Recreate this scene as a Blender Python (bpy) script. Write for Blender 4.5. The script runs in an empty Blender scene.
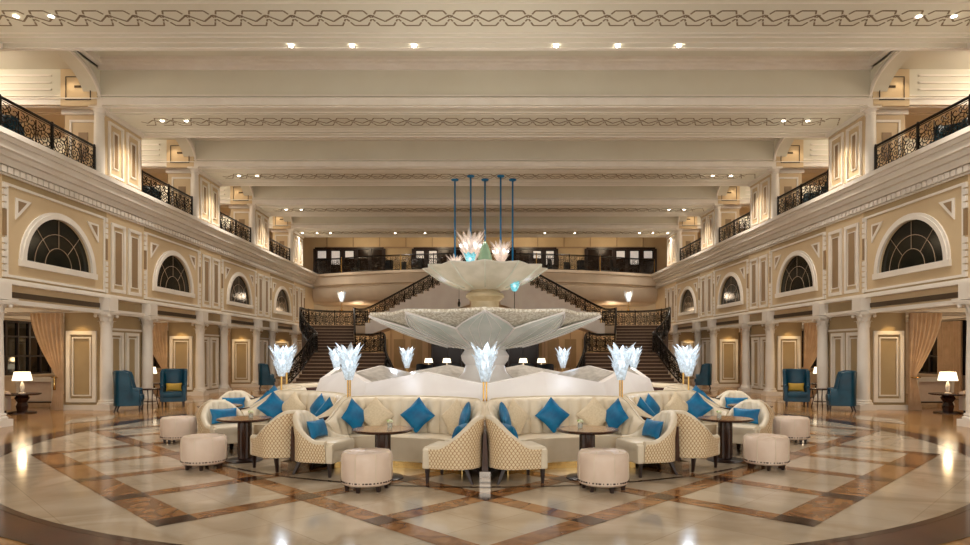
import bpy, bmesh, math, random
from mathutils import Vector, Matrix
random.seed(7)
PI = math.pi
C = bpy.context.scene.collection
F = 635.0            # focal length in pixels of the 970 px frame
XW = 11.2            # hall wall plane
CY = 13.7            # fountain centre

# ------------------------------------------------------------------ materials
def lin(c):
    r = []
    for v in c:
        v = v / 255.0
        r.append(v / 12.92 if v <= .04045 else ((v + .055) / 1.055) ** 2.4)
    return (r[0], r[1], r[2], 1)

def mat(name, col, rough=.5, metal=0, col2=None, scale=6, bump=0, emit=None, estr=0, spec=.5, stretch=None,
        trans=0, alpha=1, detail=5, coat=0, ramp=(.35, .65)):
    m = bpy.data.materials.new(name); m.use_nodes = True
    nt = m.node_tree; b = nt.nodes['Principled BSDF']
    b.inputs['Base Color'].default_value = lin(col)
    b.inputs['Roughness'].default_value = rough
    b.inputs['Metallic'].default_value = metal
    b.inputs['Specular IOR Level'].default_value = spec
    b.inputs['Transmission Weight'].default_value = trans
    b.inputs['Coat Weight'].default_value = coat
    b.inputs['Alpha'].default_value = alpha
    if emit:
        b.inputs['Emission Color'].default_value = lin(emit)
        b.inputs['Emission Strength'].default_value = estr
    tc = nt.nodes.new('ShaderNodeTexCoord')
    mp = nt.nodes.new('ShaderNodeMapping')
    nt.links.new(tc.outputs['Object'], mp.inputs['Vector'])
    if stretch: mp.inputs['Scale'].default_value = stretch
    nz = nt.nodes.new('ShaderNodeTexNoise')
    nz.inputs['Scale'].default_value = scale; nz.inputs['Detail'].default_value = detail
    nt.links.new(mp.outputs['Vector'], nz.inputs['Vector'])
    if col2 is None: col2 = tuple(max(0, c * .94) for c in col)
    cr = nt.nodes.new('ShaderNodeValToRGB')
    cr.color_ramp.elements[0].position = ramp[0]; cr.color_ramp.elements[1].position = ramp[1]
    cr.color_ramp.elements[0].color = lin(col); cr.color_ramp.elements[1].color = lin(col2)
    nt.links.new(nz.outputs['Fac'], cr.inputs['Fac'])
    nt.links.new(cr.outputs['Color'], b.inputs['Base Color'])
    if bump:
        bp = nt.nodes.new('ShaderNodeBump'); bp.inputs['Strength'].default_value = bump
        bp.inputs['Distance'].default_value = .01
        nt.links.new(nz.outputs['Fac'], bp.inputs['Height'])
        nt.links.new(bp.outputs['Normal'], b.inputs['Normal'])
    return m

def marble(name, base, vein, rough, scale=.6, tile=None, var=.12):
    """polished stone with veins, optionally cut in slabs of slightly different tone"""
    m = bpy.data.materials.new(name); m.use_nodes = True
    nt = m.node_tree; b = nt.nodes['Principled BSDF']; N = nt.nodes.new; L = nt.links.new
    b.inputs['Roughness'].default_value = rough
    tc = N('ShaderNodeTexCoord')
    n1 = N('ShaderNodeTexNoise'); n1.inputs['Scale'].default_value = scale; n1.inputs['Detail'].default_value = 8
    n1.inputs['Distortion'].default_value = 1.6
    L(tc.outputs['Object'], n1.inputs['Vector'])
    cr = N('ShaderNodeValToRGB')
    e = cr.color_ramp.elements
    e[0].position = .38; e[0].color = lin(base); e[1].position = .52; e[1].color = lin(vein)
    x = e.new(.6); x.color = lin(base)
    L(n1.outputs['Fac'], cr.inputs['Fac'])
    out = cr.outputs['Color']
    n2 = N('ShaderNodeTexNoise'); n2.inputs['Scale'].default_value = scale * 5; n2.inputs['Detail'].default_value = 6
    L(tc.outputs['Object'], n2.inputs['Vector'])
    mx = N('ShaderNodeMixRGB'); mx.blend_type = 'MULTIPLY'; mx.inputs[0].default_value = var * 2
    L(out, mx.inputs[1]); L(n2.outputs['Fac'], mx.inputs[2]); out = mx.outputs[0]
    if tile:
        mp = N('ShaderNodeMapping'); mp.inputs['Rotation'].default_value = (0, 0, PI / 4)
        L(tc.outputs['Object'], mp.inputs['Vector'])
        br = N('ShaderNodeTexBrick'); br.offset = 0; br.inputs['Scale'].default_value = 1
        br.inputs['Brick Width'].default_value = tile; br.inputs['Row Height'].default_value = tile
        br.inputs['Mortar Size'].default_value = .004
        br.inputs['Color1'].default_value = (1, 1, 1, 1); br.inputs['Color2'].default_value = (.82, .82, .82, 1)
        br.inputs['Mortar'].default_value = (.62, .58, .52, 1)
        L(mp.outputs['Vector'], br.inputs['Vector'])
        m2 = N('ShaderNodeMixRGB'); m2.blend_type = 'MULTIPLY'; m2.inputs[0].default_value = .8
        L(out, m2.inputs[1]); L(br.outputs['Color'], m2.inputs[2]); out = m2.outputs[0]
    L(out, b.inputs['Base Color'])
    return m

def lattice_fabric(name, base, line, fu=23.0, fv=14.0):
    m = bpy.data.materials.new(name); m.use_nodes = True
    nt = m.node_tree; b = nt.nodes['Principled BSDF']; N = nt.nodes.new; L = nt.links.new
    b.inputs['Roughness'].default_value = .6
    uv = N('ShaderNodeUVMap'); sp = N('ShaderNodeSeparateXYZ'); L(uv.outputs[0], sp.inputs[0])
    def mth(op, a, bb=None, c=None):
        n = N('ShaderNodeMath'); n.operation = op
        for i, q in enumerate((a, bb, c)):
            if q is None: continue
            if isinstance(q, (int, float)): n.inputs[i].default_value = q
            else: L(q, n.inputs[i])
        return n.outputs[0]
    u, v = sp.outputs[0], sp.outputs[1]
    s = mth('MULTIPLY', mth('SINE', mth('MULTIPLY', v, fv * 2 * PI)), .25)
    uu = mth('MULTIPLY', u, fu)
    def line_of(p):
        return mth('ABSOLUTE', mth('SUBTRACT', mth('FRACT', p), .5))
    a1 = line_of(mth('ADD', uu, s)); a2 = line_of(mth('SUBTRACT', mth('ADD', uu, .5), s))
    mn = mth('MINIMUM', a1, a2)
    k = mth('LESS_THAN', mn, .11)
    mx = N('ShaderNodeMixRGB'); L(k, mx.inputs[0])
    mx.inputs[1].default_value = lin(base); mx.inputs[2].default_value = lin(line)
    L(mx.outputs[0], b.inputs['Base Color'])
    return m

def glass_leaf(name, col, estr, ecol=(225, 240, 255)):
    m = bpy.data.materials.new(name); m.use_nodes = True
    nt = m.node_tree; N = nt.nodes.new; L = nt.links.new
    b = nt.nodes['Principled BSDF']
    b.inputs['Base Color'].default_value = lin(col)
    b.inputs['Roughness'].default_value = .12
    b.inputs['Emission Color'].default_value = lin(ecol)
    tc = N('ShaderNodeTexCoord'); nz = N('ShaderNodeTexNoise'); nz.inputs['Scale'].default_value = 26
    L(tc.outputs['Object'], nz.inputs['Vector'])
    mr = N('ShaderNodeMapRange'); mr.inputs[1].default_value = .4; mr.inputs[2].default_value = .65
    mr.inputs[3].default_value = estr * .3; mr.inputs[4].default_value = estr * 1.5
    L(nz.outputs['Fac'], mr.inputs[0]); L(mr.outputs[0], b.inputs['Emission Strength'])
    tr = N('ShaderNodeBsdfTransparent'); mx = N('ShaderNodeMixShader'); mx.inputs[0].default_value = .3
    L(b.outputs[0], mx.inputs[1]); L(tr.outputs[0], mx.inputs[2])
    L(mx.outputs[0], nt.nodes['Material Output'].inputs['Surface'])
    return m

M = {}
M['white'] = mat('painted_white_trim', (234, 228, 219), .45, col2=(228, 221, 210), scale=2)
M['tan'] = mat('tan_wall_paint', (208, 186, 150), .55, col2=(203, 180, 144), scale=1.5)
M['ochre'] = mat('dark_tan_wall_panel', (170, 149, 112), .5, col2=(163, 142, 106), scale=2)
M['taupe'] = mat('taupe_wall_inset', (150, 124, 92), .5, scale=2)
M['ceil'] = mat('ceiling_plaster', (218, 215, 200), .7, col2=(214, 210, 194), scale=.8)
M['groove_shade'] = mat('ceiling_slot_shade', (138, 122, 98), .8)  # darker tone stands in for the shade inside the soffit slots
M['grille'] = mat('air_grille', (84, 68, 50), .6)
M['iron'] = mat('black_wrought_iron', (22, 17, 15), .35, metal=.6, spec=.6)
M['bronze'] = mat('bronze_scroll', (60, 42, 28), .35, metal=.7)
M['gold'] = mat('polished_brass', (214, 176, 110), .2, metal=1)
M['chrome'] = mat('polished_chrome', (200, 190, 180), .12, metal=1)
M['floor'] = marble('honey_marble', (206, 158, 98), (166, 118, 68), .14, .5, tile=1.25, var=.2)
M['cream_marble'] = marble('cream_marble', (214, 199, 178), (192, 174, 150), .1, .45, tile=1.48, var=.12)
M['band'] = marble('brown_marble_band', (186, 134, 84), (140, 92, 54), .12, 1.6, var=.25)
M['dark_tile'] = marble('dark_marble_tile', (54, 32, 22), (78, 48, 32), .12, 2)
M['ring'] = marble('maroon_marble_border', (92, 54, 40), (66, 36, 28), .12, 1.2)
M['teal'] = mat('teal_leather', (0, 66, 88), .34, col2=(0, 52, 72), scale=3, spec=.35)
M['teal_dark'] = mat('dark_navy_fabric', (14, 30, 44), .5)
M['blue'] = mat('blue_satin', (0, 116, 164), .42, col2=(0, 90, 136), scale=7, bump=.5, spec=.35)
M['cream_pillow'] = mat('cream_linen', (226, 208, 178), .7, col2=(214, 194, 160), scale=40, bump=.3)
M['yellow'] = mat('mustard_fabric', (190, 150, 50), .6)
M['cream'] = mat('cream_leather', (226, 214, 192), .4, col2=(218, 204, 180), scale=4)
M['sofa'] = mat('cream_gold_upholstery', (224, 209, 184), .42, col2=(215, 199, 172), scale=4)
M['brown'] = mat('maroon_brown_leather', (70, 32, 22), .35)
M['pink'] = mat('blush_leather', (228, 208, 192), .34, col2=(220, 198, 180), scale=5)
M['wood'] = mat('dark_walnut', (44, 24, 16), .25, col2=(66, 38, 24), scale=5, stretch=(1, 1, .15))
M['top'] = mat('burl_table_top', (176, 136, 92), .16, col2=(128, 86, 48), scale=6, detail=8)
M['stone'] = mat('fountain_white_stone', (244, 238, 232), .3, col2=(238, 230, 224), scale=2)
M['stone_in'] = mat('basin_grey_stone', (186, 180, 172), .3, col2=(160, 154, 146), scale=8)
M['bowl'] = mat('carved_alabaster', (212, 210, 190), .3, col2=(186, 190, 170), scale=2.2, stretch=(1, 1, .6))
M['bowl_up'] = mat('grey_alabaster', (216, 212, 202), .3, col2=(194, 191, 178), scale=3)
M['ped'] = mat('tan_pedestal_stone', (196, 180, 150), .4, col2=(178, 162, 130), scale=4)
M['lace'] = mat('lace_carved_stone', (238, 231, 214), .5, col2=(206, 194, 170), scale=22, detail=1, bump=.4, ramp=(.47, .53))
M['petal'] = mat('pale_glass_petal', (236, 238, 230), .15, col2=(208, 218, 208), scale=1.6, coat=.5)
M['bud'] = mat('celadon_glass', (136, 166, 140), .25, emit=(120, 150, 120), estr=.08)
M['steps'] = mat('brown_stair_carpet', (88, 64, 50), .7, col2=(70, 50, 38), scale=20)
M['nose'] = mat('stair_stone_nosing', (176, 150, 122), .4)
M['curtain'] = mat('peach_curtain', (212, 186, 156), .7, col2=(196, 168, 136), scale=3)
M['shade'] = mat('lit_lamp_shade', (250, 235, 205), .6, emit=(255, 238, 205), estr=2.2)
M['glow'] = mat('lit_downlight', (255, 250, 240), .4, emit=(255, 246, 230), estr=28)
M['bulb'] = mat('lit_bulb', (255, 255, 255), .4, emit=(235, 245, 255), estr=2.6)
M['leafglass'] = glass_leaf('lit_crystal_leaf', (205, 216, 222), .34, (215, 232, 248))
M['leafwarm'] = glass_leaf('lit_chandelier_leaf', (240, 228, 218), .3, (255, 240, 228))
M['blueglass'] = glass_leaf('aqua_glass', (120, 205, 220), .5, (120, 215, 235))
M['rod'] = mat('blue_rod', (0, 120, 180), .3, metal=.3)
M['darkglass'] = mat('dark_window_glass', (10, 14, 12), .12, col2=(34, 34, 24), scale=1.6, spec=.3)
M['nightglass'] = mat('night_window_glass', (12, 15, 16), .05, spec=.8)
M['backpane'] = mat('dark_door_glass', (44, 30, 22), .2, spec=.25)
M['litpane'] = mat('lit_door_pane', (220, 215, 210), .3, emit=(235, 230, 225), estr=.35)
M['espresso'] = mat('espresso_wood', (40, 22, 16), .35)
M['leaf'] = mat('green_flower_leaves', (150, 180, 90), .5)
M['petals'] = mat('white_flower_petals', (235, 240, 205), .5)
M['vase'] = mat('clear_votive_glass', (225, 230, 220), .08, trans=.7)
M['fascia'] = mat('balcony_plaster', (222, 204, 180), .5, scale=1)
M['fabric'] = lattice_fabric('gold_lattice_fabric', (228, 210, 176), (170, 126, 78))
M['plaque'] = mat('bronze_plaque', (70, 56, 40), .4, metal=.5)

# ------------------------------------------------------------------ mesh builder
class MB:
    def __init__(s): s.v = []; s.f = []; s.mi = []; s.uv = {}; s.cur = 0; s.xf = None
    def add(s, pts, faces, uvs=None):
        n = len(s.v)
        for p in pts:
            s.v.append(tuple(s.xf(*p)) if s.xf else tuple(p))
        for k, fc in enumerate(faces):
            if uvs: s.uv[len(s.f)] = [uvs[i] for i in fc]
            s.f.append(tuple(i + n for i in fc)); s.mi.append(s.cur)
        return s
    def box(s, x0, x1, y0, y1, z0, z1):
        if x0 > x1: x0, x1 = x1, x0
        p = [(x0,y0,z0),(x1,y0,z0),(x1,y1,z0),(x0,y1,z0),(x0,y0,z1),(x1,y0,z1),(x1,y1,z1),(x0,y1,z1)]
        return s.add(p, [(0,3,2,1),(4,5,6,7),(0,1,5,4),(1,2,6,5),(2,3,7,6),(3,0,4,7)])
    def hexa(s, lo, hi):
        return s.add(list(lo) + list(hi), [(0,3,2,1),(4,5,6,7),(0,1,5,4),(1,2,6,5),(2,3,7,6),(3,0,4,7)])
    def lathe(s, prof, n=20, cx=0, cy=0, rf=None, cap=True):
        pts = []; fc = []
        m = len(prof)
        for (r, z) in prof:
            for i in range(n):
                a = 2 * PI * i / n
                k = rf(a, r, z) if rf else (r, z)
                pts.append((cx + k[0] * math.cos(a), cy + k[0] * math.sin(a), k[1]))
        for j in range(m - 1):
            for i in range(n):
                i2 = (i + 1) % n
                fc.append((j*n+i, j*n+i2, (j+1)*n+i2, (j+1)*n+i))
        if cap:
            fc.append(tuple(reversed(range(n)))); fc.append(tuple((m-1)*n + i for i in range(n)))
        return s.add(pts, fc)
    def cyl(s, x, y, z0, z1, r0, r1=None, n=10):
        return s.lathe([(r0, z0), (r1 if r1 is not None else r0, z1)], n, x, y)
    def tube(s, pts, r, n=4, closed=False, taper=None):
        pts = [Vector(p) for p in pts]; m = len(pts); out = []; fc = []
        up0 = Vector((0, 0, 1))
        for i, p in enumerate(pts):
            a = pts[(i - 1) % m] if (closed or i > 0) else p
            b = pts[(i + 1) % m] if (closed or i < m - 1) else p
            t = (b - a)
            if t.length < 1e-9: t = Vector((0, 0, 1))
            t.normalize()
            u = up0 if abs(t.z) < .9 else Vector((0, 1, 0)) if abs(t.y) < .9 else Vector((1, 0, 0))
            if abs(t.z) >= .0 : 
                ref = Vector((.31, .87, .38)).normalized()
                if abs(t.dot(ref)) > .95: ref = Vector((1, 0, 0))
                u = ref
            sd = t.cross(u).normalized(); w = sd.cross(t).normalized()
            rr = r * (taper(i / max(1, m - 1)) if taper else 1)
            for k in range(n):
                an = 2 * PI * k / n + PI / 4
                out.append(tuple(p + sd * math.cos(an) * rr + w * math.sin(an) * rr))
        rng = m if closed else m - 1
        for i in range(rng):
            j = (i + 1) % m
            for k in range(n):
                k2 = (k + 1) % n
                fc.append((i*n+k, i*n+k2, j*n+k2, j*n+k))
        if not closed:
            fc.append(tuple(reversed(range(n)))); fc.append(tuple((m-1)*n + k for k in range(n)))
        return s.add(out, fc)
    def grid(s, fn, nu, nv, cu=False, uvf=None):
        pts = [fn(i / nu, j / nv) for j in range(nv + 1) for i in range(nu + (0 if cu else 1))]
        w = nu + (0 if cu else 1); fc = []
        for j in range(nv):
            for i in range(nu):
                i2 = (i + 1) % w if cu else i + 1
                fc.append((j*w+i, j*w+i2, (j+1)*w+i2, (j+1)*w+i))
        uvs = [uvf(i / nu, j / nv) for j in range(nv + 1) for i in range(w)] if uvf else None
        return s.add(pts, fc, uvs)
    def sphere(s, x, y, z, rx, ry=None, rz=None, n=12, m=8):
        ry = ry or rx; rz = rz or rx
        pts = []; fc = []
        for j in range(m + 1):
            ph = PI * j / m
            for i in range(n):
                a = 2 * PI * i / n
                q = max(math.sin(ph), .001)
                pts.append((x + rx*q*math.cos(a), y + ry*q*math.sin(a), z - rz*math.cos(ph)))
        for j in range(m):
            for i in range(n):
                i2 = (i+1) % n
                fc.append((j*n+i, j*n+i2, (j+1)*n+i2, (j+1)*n+i))
        return s.add(pts, fc)
    def poly(s, pts): return s.add(pts, [tuple(range(len(pts)))])
    def prism(s, pts, off):
        """closed outline pts extruded by the vector off"""
        n = len(pts)
        q = [(p[0]+off[0], p[1]+off[1], p[2]+off[2]) for p in pts]
        return s.add(list(pts) + q, [tuple(reversed(range(n))), tuple(range(n, 2*n))] +
                     [(i, (i+1) % n, n + (i+1) % n, n + i) for i in range(n)])
    def build(s, name, m, parent=None, smooth=False, recalc=True):
        me = bpy.data.meshes.new(name)
        me.from_pydata(s.v, [], s.f)
        for q in (m if isinstance(m, (list, tuple)) else [m]): me.materials.append(q)
        if isinstance(m, (list, tuple)): me.polygons.foreach_set('material_index', s.mi)
        if s.uv:
            ul = me.uv_layers.new(name='UVMap')
            for p in me.polygons:
                if p.index in s.uv:
                    for li, w in zip(p.loop_indices, s.uv[p.index]): ul.data[li].uv = w
        if recalc:
            bm = bmesh.new(); bm.from_mesh(me)
            bmesh.ops.recalc_face_normals(bm, faces=bm.faces); bm.to_mesh(me); bm.free()
        if smooth:
            me.polygons.foreach_set('use_smooth', [True] * len(me.polygons))
            if smooth == 'auto':
                bm = bmesh.new(); bm.from_mesh(me)
                for e in bm.edges:
                    if len(e.link_faces) == 2 and e.calc_face_angle(0) > .7: e.smooth = False
                bm.to_mesh(me); bm.free()
        me.update()
        o = bpy.data.objects.new(name, me); C.objects.link(o)
        if parent: o.parent = parent
        return o

def tag(o, label=None, cat=None, group=None, kind=None):
    if label: o['label'] = label
    if cat: o['category'] = cat
    if group: o['group'] = group
    if kind: o['kind'] = kind
    return o
def empty(name, loc=(0, 0, 0), rz=0):
    o = bpy.data.objects.new(name, None); C.objects.link(o); o.empty_display_size = .1
    o.location = loc; o.rotation_euler = (0, 0, rz); return o
KIDS = {}
def kids(o):
    return [c for c in bpy.data.objects if c.parent == o]
def copy_tree(o, parent=None, ks=None):
    c = o.copy(); C.objects.link(c)
    if parent: c.parent = parent
    for ch in (ks or kids)(o): copy_tree(ch, c, ks)
    return c
FIRST = {}
def inst(maker, loc, rz, label, group=None):
    """first call places the prototype itself, later calls copy it with its parts"""
    if maker not in FIRST:
        o = maker(); FIRST[maker] = o
    else:
        o = copy_tree(FIRST[maker])
    o.location = loc; o.rotation_euler = (0, 0, rz)
    o['label'] = label
    if group: o['group'] = group
    elif 'group' in o: del o['group']
    return o
def light(kind, loc, energy, col=(255, 225, 180), rad=.08, angle=100, blend=.6, target=None, parent=None):
    l = bpy.data.lights.new('lamp_or_fill_light', kind); l.energy = energy; l.color = lin(col)[:3]
    l.shadow_soft_size = rad
    if kind == 'SPOT': l.spot_size = math.radians(angle); l.spot_blend = blend
    o = bpy.data.objects.new('lamp_or_fill_light', l); C.objects.link(o); o.location = loc
    if target:
        d = Vector(target) - Vector(loc); o.rotation_euler = d.to_track_quat('-Z', 'Y').to_euler()
    return o

SIDE = {-1: 'left', 1: 'right'}
ORD = ['nearest', 'second', 'third', 'fourth', 'fifth', 'sixth', 'seventh']
BC = lambda k: 16.75 + 6.13 * k        # window / opening centres
PC = lambda k: 19.82 + 6.13 * k        # pier centres
YB, YE = -4.0, 41.6

# ------------------------------------------------------------------ floor
b = MB(); b.box(-20, 20, YB - 2, 46, -.2, 0)
floor = b.build('floor', M['floor']); tag(floor, kind='structure')
b = MB()
n = 120; R = 8.62
b.add([(R*math.cos(2*PI*i/n), CY + R*math.sin(2*PI*i/n), .004) for i in range(n)], [tuple(range(n))])
b.build('floor_disc', M['cream_marble'], floor, recalc=False)
b = MB()
def ringm(b, r0, r1, z, n=120):
    b.grid(lambda u, v: ((r0+(r1-r0)*v)*math.cos(2*PI*u), CY + (r0+(r1-r0)*v)*math.sin(2*PI*u), z), n, 1, True)
ringm(b, 8.62, 9.0, .004); b.build('floor_border', M['ring'], floor, recalc=False)
b = MB(); ringm(b, 8.54, 8.62, .006); ringm(b, 9.0, 9.04, .006); ringm(b, 5.72, 5.78, .0095)
b.build('floor_border_line', M['dark_tile'], floor, recalc=False)
SQ = 2.09
def band_quad(b, c, a0, a1, w, axis, z):
    # axis 0: line x+y=c with x-y from a0..a1 ; axis 1: swapped
    h = w / math.sqrt(2)
    out = []
    for (cc, aa) in ((c-h*1.0, a0), (c+h*1.0, a0), (c+h*1.0, a1), (c-h*1.0, a1)):
        if axis == 0: x, y = (cc+aa)/2, (cc-aa)/2
        else: x, y = (aa+cc)/2, (aa-cc)/2
        out.append((x, CY + y, z))
    b.add(out, [(0, 1, 2, 3)])
bb = MB(); bt = MB()
def wd(i): return .40 if abs(i) == 5 else .27
for ax in (0, 1):
    for i in range(-5, 6):
        c = i * SQ
        ext = 2*SQ if abs(i) == 5 else (5*SQ if abs(i) <= 2 else 4*SQ)
        band_quad(bb, c, -ext, ext, wd(i), ax, .007 if ax == 0 else .0075)
for i in range(-5, 6):
    for j in range(-5, 6):
        ei = 2 if abs(i) == 5 else (5 if abs(i) <= 2 else 4)
        ej = 2 if abs(j) == 5 else (5 if abs(j) <= 2 else 4)
        if abs(j) <= ei and abs(i) <= ej:
            w = wd(j) / math.sqrt(2)
            band_quad(bt, i*SQ, j*SQ - w, j*SQ + w, wd(i), 0, .009)
bb.build('inlay_band', M['band'], floor, recalc=False)
bt.build('inlay_tile', M['dark_tile'], floor, recalc=False)
# light marble diamonds further back on the honey floor
b = MB()
for s in (-1, 1):
    for (x, y, w, d) in ((9.9, 16.0, .5, 1.1), (10.0, 22.2, .5, 1.1), (8.6, 24.3, 1.3, .6), (9.9, 28.4, .5, 1.1), (5.5, 26.0, 1.6, .5)):
        b.add([(s*(x-w), y, .004), (s*x, y-d, .004), (s*(x+w), y, .004), (s*x, y+d, .004)], [(0, 1, 2, 3)])
b.build('inlay_diamond', M['cream_marble'], floor, recalc=False)

# ------------------------------------------------------------------ side walls
def frame_rect(b, s, n0, n1, y0, y1, z0, z1, t):
    for q in ((y0, y1, z1 - t, z1), (y0, y1, z0, z0 + t), (y0, y0 + t, z0 + t, z1 - t), (y1 - t, y1, z0 + t, z1 - t)):
        b.box(s*(XW-n0), s*(XW-n1), q[0], q[1], q[2], q[3])
def arch(cy, z0, rw, rh, n=24):
    return [(cy + rw*math.cos(PI*i/n), z0 + rh*math.sin(PI*i/n)) for i in range(n + 1)]
ZB, ZT = 2.88, 6.72
wn = 0
for s in (-1, 1):
    sd = SIDE[s]
    wl = MB(); ent = MB(); fr = MB(); oc = MB(); tp = MB(); gr = MB(); den = MB(); cor = MB()
    for k in range(-3, 4):
        cy = BC(k); y0, y1 = cy - 3.065, cy + 3.065
        # wall field with a half round hole, 0.3 thick
        A = arch(cy, 3.92, 1.3, 1.25)
        hw = 3.065; zt = 6.1
        xs = s * XW; xo = s * (XW + .3)
        wl.box(xs, xo, y0, y1, ZB, 3.92)
        outer = []
        for (yy, zz) in A:
            dy, dz = yy - cy, zz - 3.92
            t = min(hw/abs(dy) if abs(dy) > 1e-6 else 1e9, (zt-3.92)/dz if dz > 1e-6 else 1e9)
            outer.append((cy + dy*t, 3.92 + dz*t))
        for X in (xs, xo):
            pts = [(X, a, c) for a, c in A] + [(X, a, c) for a, c in outer]; m = len(A)
            fcs = [(i, i+1, m+i+1, m+i) for i in range(m-1)]
            wl.add(pts, fcs)
            # corners left by the radial projection
            for q in (1, -1):
                idx = [i for i in range(m) if abs(abs(outer[i][0]-cy) - hw) < 1e-4 and (outer[i][0]-cy)*q > 0]
                nx = [i for i in range(m) if abs(outer[i][1]-zt) < 1e-4 and (outer[i][0]-cy)*q > 0]
                if idx and nx:
                    i1 = max(idx, key=lambda i: outer[i][1]); i2 = max(nx, key=lambda i: abs(outer[i][0]-cy))
                    wl.add([(X,)+outer[i1], (X, cy+q*hw, zt), (X,)+outer[i2]], [(0, 1, 2)])
        m = len(A)
        wl.add([(xs, a, c) for a, c in A] + [(xo, a, c) for a, c in A], [(i, i+1, m+i+1, m+i) for i in range(m-1)])
        # arched surround
        B0 = arch(cy, 3.92, 1.3, 1.25); B1 = arch(cy, 3.92, 1.5, 1.42)
        m = len(B0)
        for (nn, P, Q) in ((.06, B0, arch(cy, 3.92, 1.42, 1.35)), (.035, arch(cy, 3.92, 1.42, 1.35), B1)):
            pts = []
            for (X) in (s*(XW-nn), s*(XW)):
                pts += [(X, a, c) for a, c in P] + [(X, a, c) for a, c in Q]
            fc = []
            for i in range(m-1):
                fc += [(i, i+1, m+i+1, m+i), (2*m+i, 3*m+i, 3*m+i+1, 2*m+i+1), (m+i, m+i+1, 3*m+i+1, 3*m+i), (i, 2*m+i, 2*m+i+1, i+1)]
            fr.add(pts, fc)
        fr.box(s*(XW-.07), s*XW, cy-1.51, cy+1.51, 3.77, 3.93)
        # raised field around window: white bead + tan plate edge
        frame_rect(fr, s, 0, .035, cy-1.93, cy+1.93, 3.46, 5.66, .06)
        # lower plain margin in deeper tan
        oc.box(s*(XW-.012), s*XW, cy-2.02, cy+2.02, 5.68, 5.82)
        oc.box(s*(XW-.012), s*XW, cy-2.02, cy+2.02, 3.3, 3.45)
        # triangular corner ornaments
        for q in (-1, 1):
            a, c = cy + q*1.62, 5.38
            tri = [(a, c), (a - q*.52, c), (a, c - .52)]
            X0 = s*(XW-.03)
            fr.prism([(X0, a, c) for a, c in tri], (s*.03, 0, 0))
            tri2 = [(a - q*.07, c - .06), (a - q*.35, c - .06), (a - q*.07, c - .35)]
            tp.prism([(s*(XW-.036), a, c) for a, c in tri2], (s*.01, 0, 0))
        # air grille above the opening
        gr.box(s*(XW-.03), s*XW, cy-1.75, cy+1.75, 2.99, 3.12)
        # pier zone on the far side of this bay
        p = PC(k)
        for q in (-1, 1):
            for j in range(14):
                z = 3.45 + j * .16
                if 6 <= j <= 9: continue
                fr.box(s*(XW-.05), s*XW, p + q*1.08 - .05, p + q*1.08 + .05, z, z + .12)
            tp.box(s*(XW-.045), s*XW, p + q*1.08 - .045, p + q*1.08 + .045, 4.42, 5.03)
            a = p + q * .45
            frame_rect(fr, s, 0, .045, a - .37, a + .37, 3.5, 5.58, .1)
            tp.box(s*(XW-.02), s*XW, a - .18, a + .18, 3.75, 5.33)
            frame_rect(fr, s, 0, .03, a - .21, a + .21, 3.72, 5.36, .03)
        oc.box(s*(XW-.012), s*XW, p-.95, p+.95, 2.97, 3.25)
        for q in (-1.17, .72 if k == -1 else 1.1): ent.box(s*(XW-.3), s*XW, p+q-.22, p+q+.22, 2.9, 3.28)
        ent.box(s*(XW-.12), s*XW, p-1.4, p+1.4, 2.88, 2.96)
    ys, ye = BC(-3) - 3.065, YE
    wl.box(s*XW, s*(XW+.3), BC(3)+3.06, YE, ZB, 6.1)
    # lower architrave, string course, dentils, cornice
    ent.box(s*(XW-.07), s*XW, ys, ye, 2.82, 2.93)
    ent.box(s*(XW-.16), s*XW, ys, ye, 3.28, 3.34); ent.box(s*(XW-.1), s*XW, ys, ye, 3.34, 3.4)
    ent.box(s*(XW-.05), s*XW, ys, ye, 5.82, 5.86)
    y = 4.0
    while y < ye:
        den.box(s*(XW-.09), s*XW, y, y + .15, 5.88, 6.02); y += .2
    for (z0, z1, pr) in ((6.04, 6.1, .12), (6.1, 6.22, .09), (6.22, 6.34, .2), (6.34, 6.5, .32), (6.5, 6.6, .38), (6.6, 6.72, .46)):
        cor.box(s*(XW-pr), s*(XW+.3), ys, ye, z0, z1)
    W = wl.build('wall_' + sd, M['tan']); tag(W, kind='structure')
    ent.build('entablature', M['white'], W); fr.build('panel_moulding', M['white'], W)
    oc.build('frieze_panel', M['ochre'], W); tp.build('inset_panel', M['taupe'], W)
    gr.build('air_grille', M['grille'], W); den.build('dentil_row', M['white'], W); cor.build('cornice', M['white'], W)
    # half round windows
    for k in range(-1, 4):
        cy = BC(k); wn += 1
        win = empty('window_%d' % wn, (s*(XW+.06), cy, 3.92)); tag(win, kind='structure')
        win['label'] = 'half-round window with radial bars on the %s wall, %s from the camera' % (sd, ORD[k+1])
        pn = MB(); P = arch(0, 0, 1.3, 1.25)
        pn.prism([(0, a, c) for a, c in P], (s*.02, 0, 0)); pn.build('pane', M['darkglass'], win)
        mu = MB(); X = -s * .02
        mu.tube([(X, .52*math.cos(PI*i/16), .5*math.sin(PI*i/16)) for i in range(17)], .008)
        mu.tube([(X, .9*math.cos(PI*i/20), .86*math.sin(PI*i/20)) for i in range(21)], .008)
        for a in (48, 90, 132):
            r = math.radians(a)
            mu.tube([(X, .52*math.cos(r), .5*math.sin(r)), (X, 1.28*math.cos(r), 1.23*math.sin(r))], .007)
        mu.build('glazing_bar', M['nose'], win)

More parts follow.
